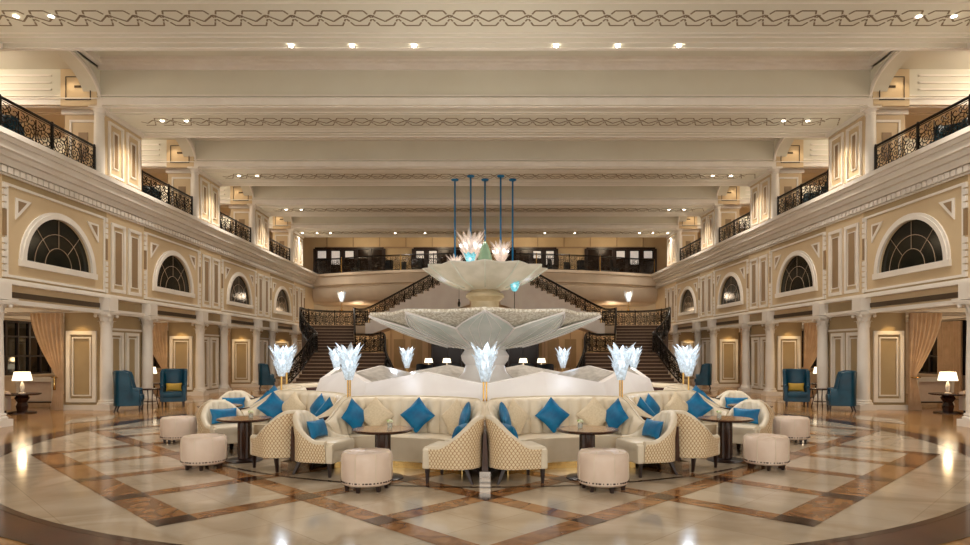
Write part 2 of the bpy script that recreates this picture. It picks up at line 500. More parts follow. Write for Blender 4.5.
# ------------------------------------------------------------------ piers below, lounge shells
for s in (-1, 1):
    sd = SIDE[s]
    for k in range(-2, 4):
        p = PC(k)
        core = MB()
        core.box(s*(XW+.08), s*(XW+1.2), p-1.1, p+1.1, 0, 2.95)
        co = core.build('wall_pier', M['ochre']); tag(co, kind='structure')
        fr = MB(); inn = MB()
        fr.box(s*(XW+.02), s*(XW+1.26), p-1.16, p+1.16, 0, .14)
        fr.box(s*(XW+.02), s*(XW+1.26), p-1.14, p+1.14, 2.86, 2.96)
        # two framed panels towards the hall
        for q in (-1, 1):
            a = p + q*.44
            frame_rect(fr, s, -.08, -.02, a-.36, a+.36, .2, 2.3, .1)
            frame_rect(fr, s, -.08, -.04, a-.22, a+.22, .36, 2.14, .03)
        fr.box(s*(XW+.04), s*(XW+.1), p-1.1, p+1.1, 2.36, 2.42)
        # framed panels facing along the hall
        for (yf, d) in ((p-1.1, -1), (p+1.1, 1)):
            for (i0, i1, t, dp) in ((.24, 1.12, .11, .06), (.4, .96, .04, .04)):
                z0, z1 = (.22, 2.32) if t > .05 else (.4, 2.14)
                for q in ((i0, i1, z1-t, z1), (i0, i1, z0, z0+t), (i0, i0+t, z0+t, z1-t), (i1-t, i1, z0+t, z1-t)):
                    ya, yb = sorted((yf, yf + d*dp))
                    fr.box(s*(XW+q[0]), s*(XW+q[1]), ya, yb, q[2], q[3])
        fr.build('panel_moulding', M['white'], co)

def corinthian():
    r = empty('column'); r['category'] = 'column'
    b = MB(); b.box(-.24, .24, -.24, .24, 0, .16)
    b.lathe([(.235, .16), (.245, .19), (.235, .22), (.2, .24), (.215, .27), (.2, .3)], 20); b.build('base', M['white'], r, 'auto')
    b = MB(); b.lathe([(.17, .3), (.172, 1.2), (.15, 2.42)], 20); b.build('shaft', M['white'], r, 'auto')
    b = MB(); b.lathe([(.165, 2.42), (.17, 2.45), (.15, 2.47), (.15, 2.62), (.17, 2.72), (.2, 2.79)], 16)
    for tier, (z, h, o) in enumerate(((2.44, .17, .09), (2.57, .19, .13))):
        for i in range(8):
            a = 2*PI*(i + .5*tier)/8
            def leaf(u, v, a=a, z=z, h=h, o=o):
                w = .062*(1-v*v*.5)*(u-.5)*2
                rr = .155 + o*v**2 + (.02 if v > .8 else 0)
                zz = z + h*math.sin(v*1.9)/math.sin(1.57)
                return (rr*math.cos(a)-w*math.sin(a), rr*math.sin(a)+w*math.cos(a), zz)
            b.grid(leaf, 2, 5)
    b.box(-.23, .23, -.23, .23, 2.79, 2.84); b.box(-.25, .25, -.25, .25, 2.84, 2.88)
    for x in (-.2, .2):
        for y in (-.2, .2): b.sphere(x, y, 2.75, .05, n=8, m=6)
    b.build('capital', M['white'], r, 'auto')
    r['kind'] = 'structure'
    return r
cnt = {-1: 0, 1: 0}
for s in (-1, 1):
    for k in range(-1, 4):
        for q in (-1, 1):
            if k == -1 and q == -1: continue
            o = inst(corinthian, (s*(XW-.08), PC(k) + (-1.17 if q < 0 else (.72 if k == -1 else 1.1)), 0), 0,
                 'white leaf-capital column of the %s arcade, %s from the camera' % (SIDE[s], ['nearest','second','third','fourth','fifth','sixth','seventh','eighth','ninth'][cnt[s]]), None)
            cnt[s] += 1

wnum = 20
for s in (-1, 1):
    sd = SIDE[s]
    XO = 17.2
    b = MB(); b.box(s*(XW+.3), s*(XO+.3), ys, 44.7, 3.0, 3.2)
    o = b.build('ceiling_lounge_' + sd, M['ceil']); tag(o, kind='structure')
    cv = MB()
    for k in range(-1, 4):
        c = BC(k)
        for q in ((12.2, 12.5), (16.6, 16.9)): cv.box(s*q[0], s*q[1], c-2.4, c+2.4, 2.88, 3.0)
        for q in ((c-2.4, c-2.1), (c+2.1, c+2.4)): cv.box(s*12.5, s*16.6, q[0], q[1], 2.88, 3.0)
    cv.build('cove_moulding', M['white'], o)
    # outer wall with night windows
    b = MB(); b.box(s*XO, s*(XO+.3), ys, 44.7, 0, .85); b.box(s*XO, s*(XO+.3), ys, 44.7, 2.85, 3.0); b.box(s*XO, s*(XO+.3), YE-.6, 44.7, .85, 2.85)
    for k in range(-3, 4):
        b.box(s*XO, s*(XO+.3), PC(k)-.7, PC(k)+.7, .85, 2.85)
    b.box(s*(XO-.12), s*XO, ys, YE, .78, .86)
    o = b.build('wall_lounge_' + sd, M['fascia']); tag(o, kind='structure')
    for k in range(-1, 4):
        wnum += 1
        w = empty('window_%d' % wnum, (s*(XO+.1), BC(k), .85)); tag(w, kind='structure')
        w['label'] = 'tall dark night window of the %s lounge, bay %s from the camera' % (sd, ORD[k+1])
        g = MB(); g.box(0, s*.02, -2.36, 2.36, 0, 2.0); g.build('pane', M['nightglass'], w)
        f = MB()
        for i in range(9):
            y = -2.36 + i*4.72/8; t = .05 if i % 2 == 0 else .03
            f.box(-s*.06, 0, y-t, y+t, 0, 2.0)
        for z in (.04, .7, 1.42, 1.96): f.box(-s*.05, 0, -2.36, 2.36, z-.03, z+.03)
        f.build('window_frame', M['espresso'], w)
    # partitions closing the lounge behind the last bay
b = MB(); b.box(-17.5, 17.5, YE+3.0, YE+3.3, 0, 10.2)
# ------------------------------------------------------------------ gallery level
for s in (-1, 1):
    sd = SIDE[s]
    b = MB(); b.box(s*(XW+.3), s*17.5, ys, YE+3, 6.3, 6.7)
    o = b.build('floor_gallery_' + sd, M['floor']); tag(o, kind='structure')
    b = MB(); b.box(s*17.2, s*17.5, ys, YE+3, 6.7, 10.2); b.box(s*17.1, s*17.2, ys, YE+3, 9.5, 9.9); b.box(s*17.12, s*17.2, ys, YE+3, 6.7, 6.95)
    for k in range(-2, 5):
        for q in (-1.9, 0, 1.9):
            for z in (7.1, 9.3): b.box(s*17.16, s*17.2, BC(k)+q-.8, BC(k)+q+.8, z, z+.06)
            for y in (-.8, .74): b.box(s*17.16, s*17.2, BC(k)+q+y, BC(k)+q+y+.06, 7.1, 9.36)
    o = b.build('wall_gallery_' + sd, M['fascia']); tag(o, kind='structure')
    # arched spandrels between the piers
    for k in range(-1, 5):
        c = BC(k) + .02 if k < 4 else BC(4); hw = 1.72
        b = MB(); n = 20
        if k == 4: continue
        pts = [(c - hw*math.cos(PI*i/n), 8.85 + 1.0*math.sin(PI*i/n)**.8) for i in range(n+1)]
        for i in range(n):
            (ya, za), (yb, zb) = pts[i], pts[i+1]
            b.hexa([(s*XW, ya, za), (s*(XW+.45), ya, za), (s*(XW+.45), yb, zb), (s*XW, yb, zb)],
                   [(s*XW, ya, 10.15), (s*(XW+.45), ya, 10.15), (s*(XW+.45), yb, 10.15), (s*XW, yb, 10.15)])
        o = b.build('wall_spandrel', M['ceil']); tag(o, kind='structure')
        rb = MB()
        for nn, off in ((.05, .0), (.03, .14)):
            rb.tube([(s*(XW-.01), y, z + off) for (y, z) in pts if z + off < 10.1], .045 if off == 0 else .025, 6)
        rb.build('arch_moulding', M['white'], o)
    for k in range(-1, 4):
        p = PC(k)
        b = MB(); b.box(s*(XW+.06), s*(XW+1.25), p-1.0, p+1.0, 6.72, 8.87)
        o = b.build('wall_gallery_pier', M['tan']); tag(o, kind='structure')
        f = MB(); t = MB(); pl = MB()
        f.box(s*(XW+.0), s*(XW+1.32), p-1.06, p+1.06, 6.72, 6.86); f.box(s*(XW), s*(XW+1.32), p-1.06, p+1.06, 8.72, 8.87)
        for q in (-1, 1):
            a = p + q*.48
            frame_rect(f, s, -.06, 0, a-.38, a+.38, 6.98, 8.6, .07)
            t.box(s*(XW+.06), s*(XW+.04), a-.1, a+.1, 7.3, 8.3)
            frame_rect(f, s, -.06, -.02, a-.14, a+.14, 7.24, 8.36, .035)
        # face towards the camera
        yf = p - 1.0
        for q in ((.3, 1.1, 8.5, 8.57), (.3, 1.1, 7.0, 7.07), (.3, .36, 7.07, 8.5), (1.04, 1.1, 7.07, 8.5)):
            f.box(s*(XW+q[0]), s*(XW+q[1]), yf-.03, yf, q[2], q[3])
        t.box(s*(XW+.56), s*(XW+.84), yf-.02, yf, 7.4, 8.2)
        f.build('panel_moulding', M['white'], o); t.build('inset_panel', M['taupe'], o)
        # upper lit block under the gallery beam, on the outer side of the pier
        b = MB(); b.box(s*(XW+.05), s*(XW+1.1), p-1.42, p-1.36, 8.83, 9.9)
        u = b.build('wall_pier_head', M['tan']); tag(u, kind='structure')
        f = MB(); y = p-1.42
        for q in ((.22, .95, 9.66, 9.68), (.22, .95, 9.0, 9.02), (.22, .24, 9.02, 9.66), (.93, .95, 9.02, 9.66)):
            f.box(s*(XW+q[0]), s*(XW+q[1]), y-.02, y, q[2], q[3])
        f.build('panel_moulding', M['espresso'], u)
        pl.box(s*(XW+.49), s*(XW+.69), y-.02, y, 9.36, 9.42); pl.build('name_plate', M['plaque'], u)

def tuscan():
    r = empty('gallery_column'); r['category'] = 'column'; r['kind'] = 'structure'
    b = MB(); b.box(-.2, .2, -.2, .2, 0, .08); b.lathe([(.19, .08), (.2, .11), (.16, .16)], 18); b.build('base', M['white'], r, 'auto')
    b = MB(); b.lathe([(.15, .16), (.148, .8), (.13, 1.9)], 20); b.build('shaft', M['white'], r, 'auto')
    b = MB(); b.lathe([(.145, 1.9), (.15, 1.93), (.13, 1.95), (.135, 2.0), (.18, 2.07)], 18); b.box(-.2, .2, -.2, .2, 2.07, 2.15); b.build('capital', M['white'], r, 'auto')
    return r
for s in (-1, 1):
    for i, k in enumerate(range(0, 4)):
        inst(tuscan, (s*(XW+.1), PC(k)-1.22, 6.72), 0, 'white plain column on the %s gallery edge, %s from the camera' % (SIDE[s], ORD[i]))

# ------------------------------------------------------------------ ceiling
b = MB(); b.box(-XW, XW, ys, YE+3.2, 10.15, 10.35)
for s in (-1, 1): b.box(s*XW, s*17.5, ys, YE+3.2, 9.92, 10.35)
ceil = b.build('ceiling', M['ceil']); tag(ceil, kind='structure')
cm = MB()
for k in range(-2, 4):
    p = PC(k)
    for (d, h) in ((.32, .08), (.22, .16), (.1, .26)):
        cm.box(-XW, XW, p+1.36, p+1.36+d, 10.15-h, 10.15)
        cm.box(-XW, XW, p-1.36-d, p-1.36, 10.15-h, 10.15)
    for s in (-1, 1):
        cm.box(s*(XW-.2), s*XW, p+1.36, p+6.13-1.36, 9.98, 10.15)
cm.build('coffer_moulding', M['white'], ceil)
for k in range(-3, 4):
    p = PC(k)
    b = MB(); b.box(-17.4, 17.4, p-1.36, p+1.36, 8.87, 10.15)
    o = b.build('ceiling_beam', M['ceil']); tag(o, kind='structure')
    m = MB()
    for (z0, z1, d) in ((8.87, 9.03, .05), (9.03, 9.06, .09), (9.12, 9.16, .05)):
        m.box(-17.1, 17.1, p-1.36-d, p-1.36, z0, z1); m.box(-17.1, 17.1, p+1.36, p+1.36+d, z0, z1)
    for z in (9.3, 9.5, 9.7):
        for q in (-1, 1): m.box(q*(XW+1.4), q*17.1, p-1.4, p-1.36, z, z+.05)
    for y, w, d in ((-.86, .03, .02), (.74, .03, .02), (-1.3, .12, .03), (1.24, .12, .03), (-.66, .02, .015), (.56, .02, .015), (1.0, .02, .02)):
        m.box(-XW-3, XW+3, p+y, p+y+w, 8.87-d, 8.87)
    m.build('beam_moulding', M['white'], o)
    if k in (-3,): continue
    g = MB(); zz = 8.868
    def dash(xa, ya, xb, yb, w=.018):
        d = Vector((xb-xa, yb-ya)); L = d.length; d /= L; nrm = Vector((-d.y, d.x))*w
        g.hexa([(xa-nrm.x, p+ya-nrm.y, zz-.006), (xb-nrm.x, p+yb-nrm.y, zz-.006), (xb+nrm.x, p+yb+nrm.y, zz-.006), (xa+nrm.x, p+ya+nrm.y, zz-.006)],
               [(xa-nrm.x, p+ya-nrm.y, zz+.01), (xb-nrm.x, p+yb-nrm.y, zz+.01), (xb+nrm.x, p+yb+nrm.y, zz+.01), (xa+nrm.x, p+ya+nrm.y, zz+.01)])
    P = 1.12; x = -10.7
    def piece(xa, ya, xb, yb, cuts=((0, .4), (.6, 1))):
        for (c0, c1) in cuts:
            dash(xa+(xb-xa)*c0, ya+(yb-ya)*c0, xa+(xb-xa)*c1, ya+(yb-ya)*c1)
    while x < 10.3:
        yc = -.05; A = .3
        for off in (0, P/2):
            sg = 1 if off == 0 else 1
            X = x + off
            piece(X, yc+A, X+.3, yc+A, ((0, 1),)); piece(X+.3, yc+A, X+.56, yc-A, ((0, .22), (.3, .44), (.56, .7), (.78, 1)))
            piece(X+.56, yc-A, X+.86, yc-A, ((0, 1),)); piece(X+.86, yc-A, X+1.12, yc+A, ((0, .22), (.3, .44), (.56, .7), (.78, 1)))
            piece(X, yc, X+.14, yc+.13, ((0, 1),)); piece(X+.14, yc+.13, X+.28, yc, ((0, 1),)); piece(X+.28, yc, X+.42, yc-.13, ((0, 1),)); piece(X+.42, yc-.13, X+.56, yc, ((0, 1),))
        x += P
    g.build('fretwork_shade', M['groove_shade'], o)  # dark strips laid on the soffit, shade put into their colour

# downlights
def downlight():
    r = empty('ceiling_light'); r['category'] = 'ceiling light'
    b = MB(); b.lathe([(.05, -.002), (.085, -.006), (.09, -.012), (.095, -.001)], 16, cap=False); b.build('trim_ring', M['white'], r, True)
    b = MB(); b.lathe([(.001, -.004), (.055, -.004)], 14, cap=False); b.build('lens', M['glow'], r)
    return r
dl = []
for i, x in enumerate((-4.53, -3.1, -1.66, 1.66, 3.1, 4.53)):
    dl.append((x, 14.83, 8.84, 'bright downlight in the rear edge of the nearest ceiling beam, %s from left' % ORD[i].replace('nearest', 'first'), 'row'))
for k in range(-1, 3):
    for s in (-1, 1):
        for j, x in enumerate((10.0, 9.25)):
            dl.append((s*x, PC(k) - .15, 8.858, 'downlight at the %s end of the %s patterned ceiling beam, %s of the pair' % (SIDE[s], ORD[k+1], ('outer', 'inner')[j]), 'end'))
for i, x in enumerate((-11, -10.1, -9.3, -5.4, -3.6, 3.6, 5.4, 9.3, 10.1, 11)):
    dl.append((x, PC(3), 8.858, 'small downlight in the last ceiling beam before the back balcony, %s from left' % ['first','second','third','fourth','fifth','sixth','seventh','eighth','ninth','tenth'][i], 'back'))
for (x, y, z, lb, kd) in dl:
    inst(downlight, (x, y, z), 0, lb, 'ceiling downlights')
WARM = (255, 247, 236)
def ceiling_fill(x, y, z, ly, e, tilt):  # added area strip without a fixture, brightens the ceiling from the cornice
    l = bpy.data.lights.new('ceiling_fill_light', 'AREA'); l.shape = 'RECTANGLE'; l.size = .15; l.size_y = ly; l.energy = e; l.color = lin((255, 244, 228))[:3]
    o = bpy.data.objects.new('ceiling_fill_light', l); C.objects.link(o); o.location = (x, y, z); o.rotation_euler = (0, PI + tilt, 0)
for s in (-1, 1): ceiling_fill(s*(XW-.3), 19, 6.76, 42, 160, s*-1.25)
for (x, y, z, lb, kd) in dl:
    light('SPOT', (x, y, z - .03), {'row': 520, 'end': 300, 'back': 160}[kd], WARM, .06, 120, .8, (x, y, 0))

# ------------------------------------------------------------------ wrought iron railings
def circ(cx, cz, r, n=14, a0=0, a1=2*PI):
    return [(cx + r*math.cos(a0+(a1-a0)*i/n), cz + r*math.sin(a0+(a1-a0)*i/n)) for i in range(n+1)]
def spiral(cx, cz, r0, r1, a0, a1, n=14):
    return [(cx + (r0+(r1-r0)*i/n)*math.cos(a0+(a1-a0)*i/n), cz + (r0+(r1-r0)*i/n)*math.sin(a0+(a1-a0)*i/n)) for i in range(n+1)]
def module(w):
    """curves of one scroll panel, s in 0..w, t in 0..1 (fraction of height)"""
    c = w/2; L = []
    L.append(circ(c, .5, .24, 18)); L.append(circ(c, .5, .13, 12)); L.append(circ(c, .5, .05, 8))
    for a in range(8):
        t = a*PI/4; L.append([(c+.13*math.cos(t), .5+.13*math.sin(t)), (c+.24*math.cos(t+.3), .5+.24*math.sin(t+.3))])
    for q in (-1, 1):
        for v in (-1, 1):
            L.append(spiral(c+q*.17, .5+v*.33, .03, .11, 0, q*v*-5, 12))
            L.append(spiral(c+q*(w/2-.07), .5+v*.2, .02, .1, PI/2*v, PI/2*v + q*v*5, 10))
            L.append([(c, .5+v*.24), (c+q*.05, .5+v*.36), (c, .5+v*.45)])
        L.append([(c+q*(w/2-.005), .06), (c+q*(w/2-.005), .94)])
        L.append([(c+q*.24, .5), (c+q*w/2, .5)])
    return L
def resample(path, ds):
    pass
def railing(label, path, h=.94, post_at=1.9, th=.014, modw=.66, group=None, lamp=False, gold_posts=False, cat='railing', name='iron_railing'):
    """path: 3D base points"""
    P = [Vector(p) for p in path]
    cum = [0]
    for a, c in zip(P, P[1:]): cum.append(cum[-1] + math.hypot((c-a).x, (c-a).y))
    L = cum[-1]
    def at(sv):
        sv = max(0, min(L, sv))
        for i in range(len(P)-1):
            if sv <= cum[i+1] or i == len(P)-2:
                d = cum[i+1]-cum[i]; f = (sv-cum[i])/d if d else 0
                return P[i].lerp(P[i+1], f)
    root = empty(name, P[0]); tag(root, label, cat, group)
    o = -P[0]
    def pt(sv, t): q = at(sv) + o; return (q.x, q.y, q.z + t*h)
    ns = max(2, int(L/.25))
    b = MB(); b.tube([pt(L*i/ns, 1) for i in range(ns+1)], .038, 6); b.tube([pt(L*i/ns, .93) for i in range(ns+1)], th, 4); b.build('top_rail', M['iron'], root)
    b = MB(); b.tube([pt(L*i/ns, .06) for i in range(ns+1)], th*1.3, 4); b.build('bottom_rail', M['iron'], root)
    np_ = max(1, round(L/post_at))
    for i in range(np_+1):
        x, y, z = pt(L*i/np_, 0)
        b = MB(); b.box(x-.028, x+.028, y-.028, y+.028, z, z+h); b.sphere(x, y, z+h+.03, .035, n=8, m=5)
        b.build('post', M['gold'] if gold_posts and i % 2 else M['iron'], root)
    sp = L/np_
    for i in range(np_):
        nm = max(1, round(sp/modw)); w = sp/nm
        b = MB()
        for j in range(nm):
            for cv in module(w/h if False else w):
                # scale circles to height units
                b.tube([pt(i*sp + j*w + u, .06 + v*.87) for u, v in cv], th, 3)
        b.build('scroll_panel', M['iron'], root)
    return root
for s in (-1, 1):
    for i, k in enumerate(range(0, 4)):
        y0, y1 = PC(k-1) + 1.12, PC(k) - 1.42
        path = [(s*(XW+.12), y1 - (y1-y0)*j/8, 6.72) for j in range(9)]
        railing('black scrollwork railing on the %s gallery, %s from the camera' % (SIDE[s], ORD[i]), path, th=.013 if k < 1 else .016)

# ------------------------------------------------------------------ back balcony
def bal_y(x): return 38.3 + 2.9*(min(1, abs(x)/11.0))**2
NB = 48
xsb = [-11.3 + 22.6*i/NB for i in range(NB+1)]
b = MB()
prof = [(0, 6.72), (-.12, 6.72), (-.12, 6.56), (0, 6.52), (.02, 6.0), (.25, 5.92), (.25, 5.82), (.05, 5.78), (.1, 5.3), (.35, 4.95), (.6, 4.9)]
b.grid(lambda u, v: (lambda x, q: (x, bal_y(x) + q[0], q[1]))(xsb[round(u*NB)], prof[round(v*(len(prof)-1))]), NB, len(prof)-1)
b.grid(lambda u, v: (xsb[round(u*NB)], bal_y(xsb[round(u*NB)])*(1-v) + 44.6*v, 6.72), NB, 1)
b.grid(lambda u, v: (xsb[round(u*NB)], (bal_y(xsb[round(u*NB)])+.6)*(1-v) + 44.6*v, 4.9), NB, 1)
o = b.build('floor_balcony', M['fascia'], smooth='auto'); tag(o, kind='structure')
railing('long black scrollwork railing along the curved back balcony', [(x, bal_y(x)+.05, 6.72) for x in [-11.0 + 22.0*i/40 for i in range(41)]], th=.018, post_at=2.0, gold_posts=True)
b = MB(); b.box(-17.5, 17.5, 44.6, 44.9, 0, 10.2)
wb = b.build('wall_back', M['tan']); tag(wb, kind='structure')
st = MB()
for i in range(-6, 7): st.box(i*1.85-.03, i*1.85+.03, 44.55, 44.6, 9.05, 10.1)
st.box(-11.2, 11.2, 44.5, 44.6, 9.0, 9.08)
for i in range(-12, 13): st.box(i*.9-.33, i*.9-.28, 44.56, 44.6, .2, 4.7); 
st.build('panel_moulding', M['nose'], wb)
sl = MB()
for i in range(-9, 10):
    if abs(i) > 1: sl.box(i*1.2-.4, i*1.2+.4, 44.57, 44.6, .6, 2.6)
sl.build('inset_panel', M['ochre'], wb)
dn = 0
for (x0, x1, pn, lit) in ((-11.9, -7.1, 5, (0, 1, 2)), (-5.0, -1.4, 4, (0, 1)), (1.4, 5.0, 4, (2, 3)), (7.1, 11.9, 5, (2, 3, 4))):
    dn += 1
    d = empty('door_%d' % dn, ((x0+x1)/2, 44.5, 6.72)); tag(d, kind='structure')
    w = (x1-x0)/2; f = MB()
    f.box(-w, w, -.1, .05, 2.15, 2.3); f.box(-w, w, -.06, .05, 0, .25)
    for i in range(pn+1):
        x = -w + 2*w*i/pn; f.box(x-.12, x+.12, -.08, .05, .2, 2.2)
    f.build('door_frame', M['espresso'], d)
    for i in range(pn):
        x = -w + 2*w*(i+.5)/pn; q = w/pn - .12
        g = MB(); g.box(x-q, x+q, -.01, .02, .25, 2.15); g.build('pane', M['backpane'], d)
        if i in lit:
            g = MB()
            zt = 2.05
            g.box(x-q*.8, x+q*.8, -.03, -.012, 1.55, zt)
            if lit.index(i) == 1: g.box(x-q*.8, x+q*.8, -.03, -.012, 1.1, 1.5)
            g.build('lit_pane', M['litpane'], d)
# screen of dark mirror under the balcony
for i, s in enumerate((-1, 1)):
    b = MB(); b.box(s*.6, s*3.6, 43.2, 43.3, .6, 3.6)
    o = b.build('wall_mirror', M['backpane']); tag(o, 'dark mirrored wall panel under the back balcony, %s of the fountain' % SIDE[s], 'mirror')
    f = MB()
    for x in (.6, 1.6, 2.6, 3.6): f.box(s*x-.05, s*x+.05, 43.12, 43.2, .5, 3.7)
    f.box(s*.55, s*3.65, 43.12, 43.2, 3.6, 3.72); f.box(s*.55, s*3.65, 43.12, 43.2, .48, .6); f.build('frame', M['espresso'], o)

# ------------------------------------------------------------------ staircases
def lerp_path(P, n):
    """smooth catmull-rom through points"""
    out = []
    P = [Vector(p) for p in P]; Q = [P[0]*2-P[1]] + P + [P[-1]*2-P[-2]]
    for i in range(1, len(Q)-2):
        for j in range(n):
            t = j/n; a, b_, c, d = Q[i-1], Q[i], Q[i+1], Q[i+2]
            out.append(.5*((2*b_) + (c-a)*t + (2*a-5*b_+4*c-d)*t*t + (-a+3*b_-3*c+d)*t**3))
    out.append(P[-1]); return out
for s in (-1, 1):
    sd = SIDE[s]
    root = empty('staircase', (s*8, 30, 0)); tag(root, 'brown carpeted curved staircase rising beside the %s wall' % sd, 'staircase', None)
    root.location = (0, 0, 0)
    def steps(La, Lb, n, z0, z1, base, name, thick=None):
        """La, Lb: left and right edge paths (x,y), rising"""
        A = lerp_path([(x, y, 0) for x, y in La], 12); B = lerp_path([(x, y, 0) for x, y in Lb], 12)
        def on(P, t):
            f = t*(len(P)-1); i = min(int(f), len(P)-2); return P[i].lerp(P[i+1], f-i)
        tr = MB(); ns = MB()
        for i in range(n):
            a0, a1, b0, b1 = on(A, i/n), on(A, (i+1)/n), on(B, i/n), on(B, (i+1)/n)
            z = z0 + (z1-z0)*(i+1)/n; zb = base(z) 
            q = [(s*a0.x, a0.y), (s*b0.x, b0.y), (s*b1.x, b1.y), (s*a1.x, a1.y)]
            tr.hexa([(x, y, zb) for x, y in q], [(x, y, z-.03) for x, y in q])
            # nosing
            e = Vector((a0.x-a1.x, a0.y-a1.y)); e = e.normalized()*.03 if e.length else e
            q2 = [(s*(a0.x+e.x), a0.y+e.y), (s*(b0.x+e.x), b0.y+e.y), (s*b1.x, b1.y), (s*a1.x, a1.y)]
            ns.hexa([(x, y, z-.03) for x, y in q2], [(x, y, z) for x, y in q2])
        tr.build(name, M['steps'], root); ns.build(name.replace('steps', 'treads'), M['nose'], root)
    # bottom flight, wide, then narrower flight to the landing (x as positive distances, mirrored by s)
    steps([(8.9, 28.9), (8.5, 30.0), (8.3, 31.3)], [(4.1, 28.9), (4.7, 29.8), (4.9, 31.3)], 10, 0, 1.66, lambda z: 0, 'lower_steps')
    b = MB()
    pl = [(s*8.3, 31.3), (s*4.9, 31.3), (s*5.6, 32.2), (s*6.6, 32.4), (s*8.5, 32.2)]
    b.prism([(x, y, 0) for x, y in pl], (0, 0, 1.66)); b.build('half_landing', M['steps'], root)
    steps([(8.5, 32.2), (9.4, 33.1), (9.9, 34.3)], [(6.6, 32.4), (6.9, 33.4), (7.2, 34.8)], 9, 1.66, 3.15, lambda z: 0, 'middle_steps')
    b = MB()
    pl = [(9.9, 34.3), (10.0, 35.6), (9.5, 36.8), (8.4, 37.4), (7.0, 37.4), (6.3, 37.1), (6.3, 35.2), (7.2, 34.8)]
    b.prism([(s*x, y, 2.75) for x, y in pl], (0, 0, .4)); b.build('landing', M['fascia'], root)
    # upper flight towards the balcony centre
    UA = [(6.6, 35.1), (4.9, 35.9), (2.8, 36.8), (.9, 37.4)]; UB = [(6.6, 37.1), (4.9, 37.7), (2.8, 38.3), (.9, 38.8)]
    steps(UA, UB, 20, 3.15, 6.6, lambda z: max(2.75, z - .55), 'upper_steps')
    # pale outer stringer
    A = lerp_path([(x, y, 0) for x, y in UA], 8); n = len(A)-1
    b = MB()
    NSU = 20; full = lerp_path([(x, y, 0) for x, y in UA], 20)
    for i in range(NSU):
        f0 = i/NSU*(len(full)-1); f1 = (i+1)/NSU*(len(full)-1)
        a = full[int(f0)].lerp(full[min(int(f0)+1, len(full)-1)], f0-int(f0)); k1 = min(int(f1), len(full)-2); c = full[k1].lerp(full[k1+1], f1-k1)
        zt = 3.15 + 3.45*(i+1)/NSU - .012
        lo0 = 2.6 + 1.9*i/NSU; lo1 = 2.6 + 1.9*(i+1)/NSU
        b.hexa([(s*a.x, a.y-.12, lo0), (s*c.x, c.y-.12, lo1), (s*c.x, c.y, lo1), (s*a.x, a.y, lo0)],
               [(s*a.x, a.y-.12, zt), (s*c.x, c.y-.12, zt), (s*c.x, c.y, zt), (s*a.x, a.y, zt)])
    b.build('stringer', M['stone'], root)
    b = MB(); b.grid(lambda u, v: (lambda p, q: (s*(p.x*(1-v)+q.x*v), p.y*(1-v)+q.y*v, 2.6+1.9*u))(A[round(u*n)], Vector(lerp_path([(x, y, 0) for x, y in UB], 8)[round(u*n)])), n, 1)
    b.build('soffit', M['fascia'], root)
    f = lambda P: [(s*x, y, z) for x, y, z in P]
    def rl(lb, P, **k): railing(lb, [tuple(v) for v in lerp_path(f(P), 8)], th=.024, modw=.6, **k)
    rl('black stair rail sweeping from floor to landing, outer side of the %s staircase' % sd,
       [(9.0, 28.8, .1), (8.65, 29.7, .75), (8.4, 31.0, 1.6), (8.5, 32.1, 1.72), (9.45, 33.05, 2.5), (10.0, 34.3, 3.15), (10.0, 35.6, 3.15), (9.4, 36.9, 3.15), (8.3, 37.3, 3.15), (6.9, 37.3, 3.15)])
    rl('black scrollwork stair rail on the inner side of the %s middle flight' % sd,
       [(6.6, 32.3, 1.66), (6.85, 33.4, 2.4), (7.2, 34.8, 3.15)])
    rl('black scrollwork rail around the half landing of the %s staircase' % sd,
       [(6.6, 32.3, 1.66), (5.7, 32.15, 1.66), (5.0, 31.5, 1.66), (4.7, 30.2, .8), (4.2, 29.0, .05)], post_at=1.3)
    rl('black scrollwork rail climbing the upper flight from the %s landing to the balcony' % sd,
       [(7.15, 34.9, 3.15), (6.5, 35.15, 3.2), (4.9, 35.9, 4.15), (2.8, 36.8, 5.45), (.9, 37.35, 6.6)], post_at=1.5)

# ------------------------------------------------------------------ glass flower lamps
def leaf_fn(a, r0, r1, z0, h, w, curl=.06):
    def fn(u, v):
        rr = r0 + (r1-r0)*v**.9 + curl*v**4
        ww = w*(math.sin(PI*min(.999, .18+v*.8))**.8)*(u-.5)*2*(1 if v < .98 else .3)
        zz = z0 + h*v - abs(u-.5)*.04*(1 if v > .5 else 0)
        rr2 = rr - abs(u-.5)**2*.12
        return (rr2*math.cos(a)-ww*math.sin(a), rr2*math.sin(a)+ww*math.cos(a), zz)
    return fn
def petals(root, mt, sc=1.0, name='glass_tier', z=0, tiers=None, count=9):
    for ti, (r0, r1, z0, h, w) in enumerate(tiers or ((.1, .2, .3, .27, .06), (.09, .175, .16, .27, .055), (.06, .13, .0, .28, .045))):
        b = MB()
        for i in range(count):
            b.grid(leaf_fn(2*PI*(i+.5*(ti % 2))/count, r0*sc, r1*sc, z + z0*sc, h*sc*(1+.12*((i*7) % 3-1)), w*sc, .04*sc), 4, 6)
        b.build(name, mt, root, True, recalc=False)
def flower_lamp():
    r = empty('glass_flower_lamp'); r['category'] = 'lamp'
    b = MB(); b.lathe([(.09, 0), (.09, .02), (.05, .035), (.03, .06)], 16)
    b.build('base', M['gold'], r, 'auto')
    b = MB(); b.cyl(-.022, 0, .04, .5, .014, n=8); b.cyl(.022, 0, .04, .5, .014, n=8); b.lathe([(.035, .47), (.05, .49), (.03, .51)], 12)
    b.build('pole', M['gold'], r, 'auto')
    petals(r, M['leafglass'], 1.0, z=.46)
    b = MB(); b.sphere(0, 0, .74, .06, .06, .12); b.build('bulb', M['bulb'], r, True)
    return r
LR = 4.28
def polar(r, deg):
    t = math.radians(deg); return (-r*math.sin(t), CY - r*math.cos(t))
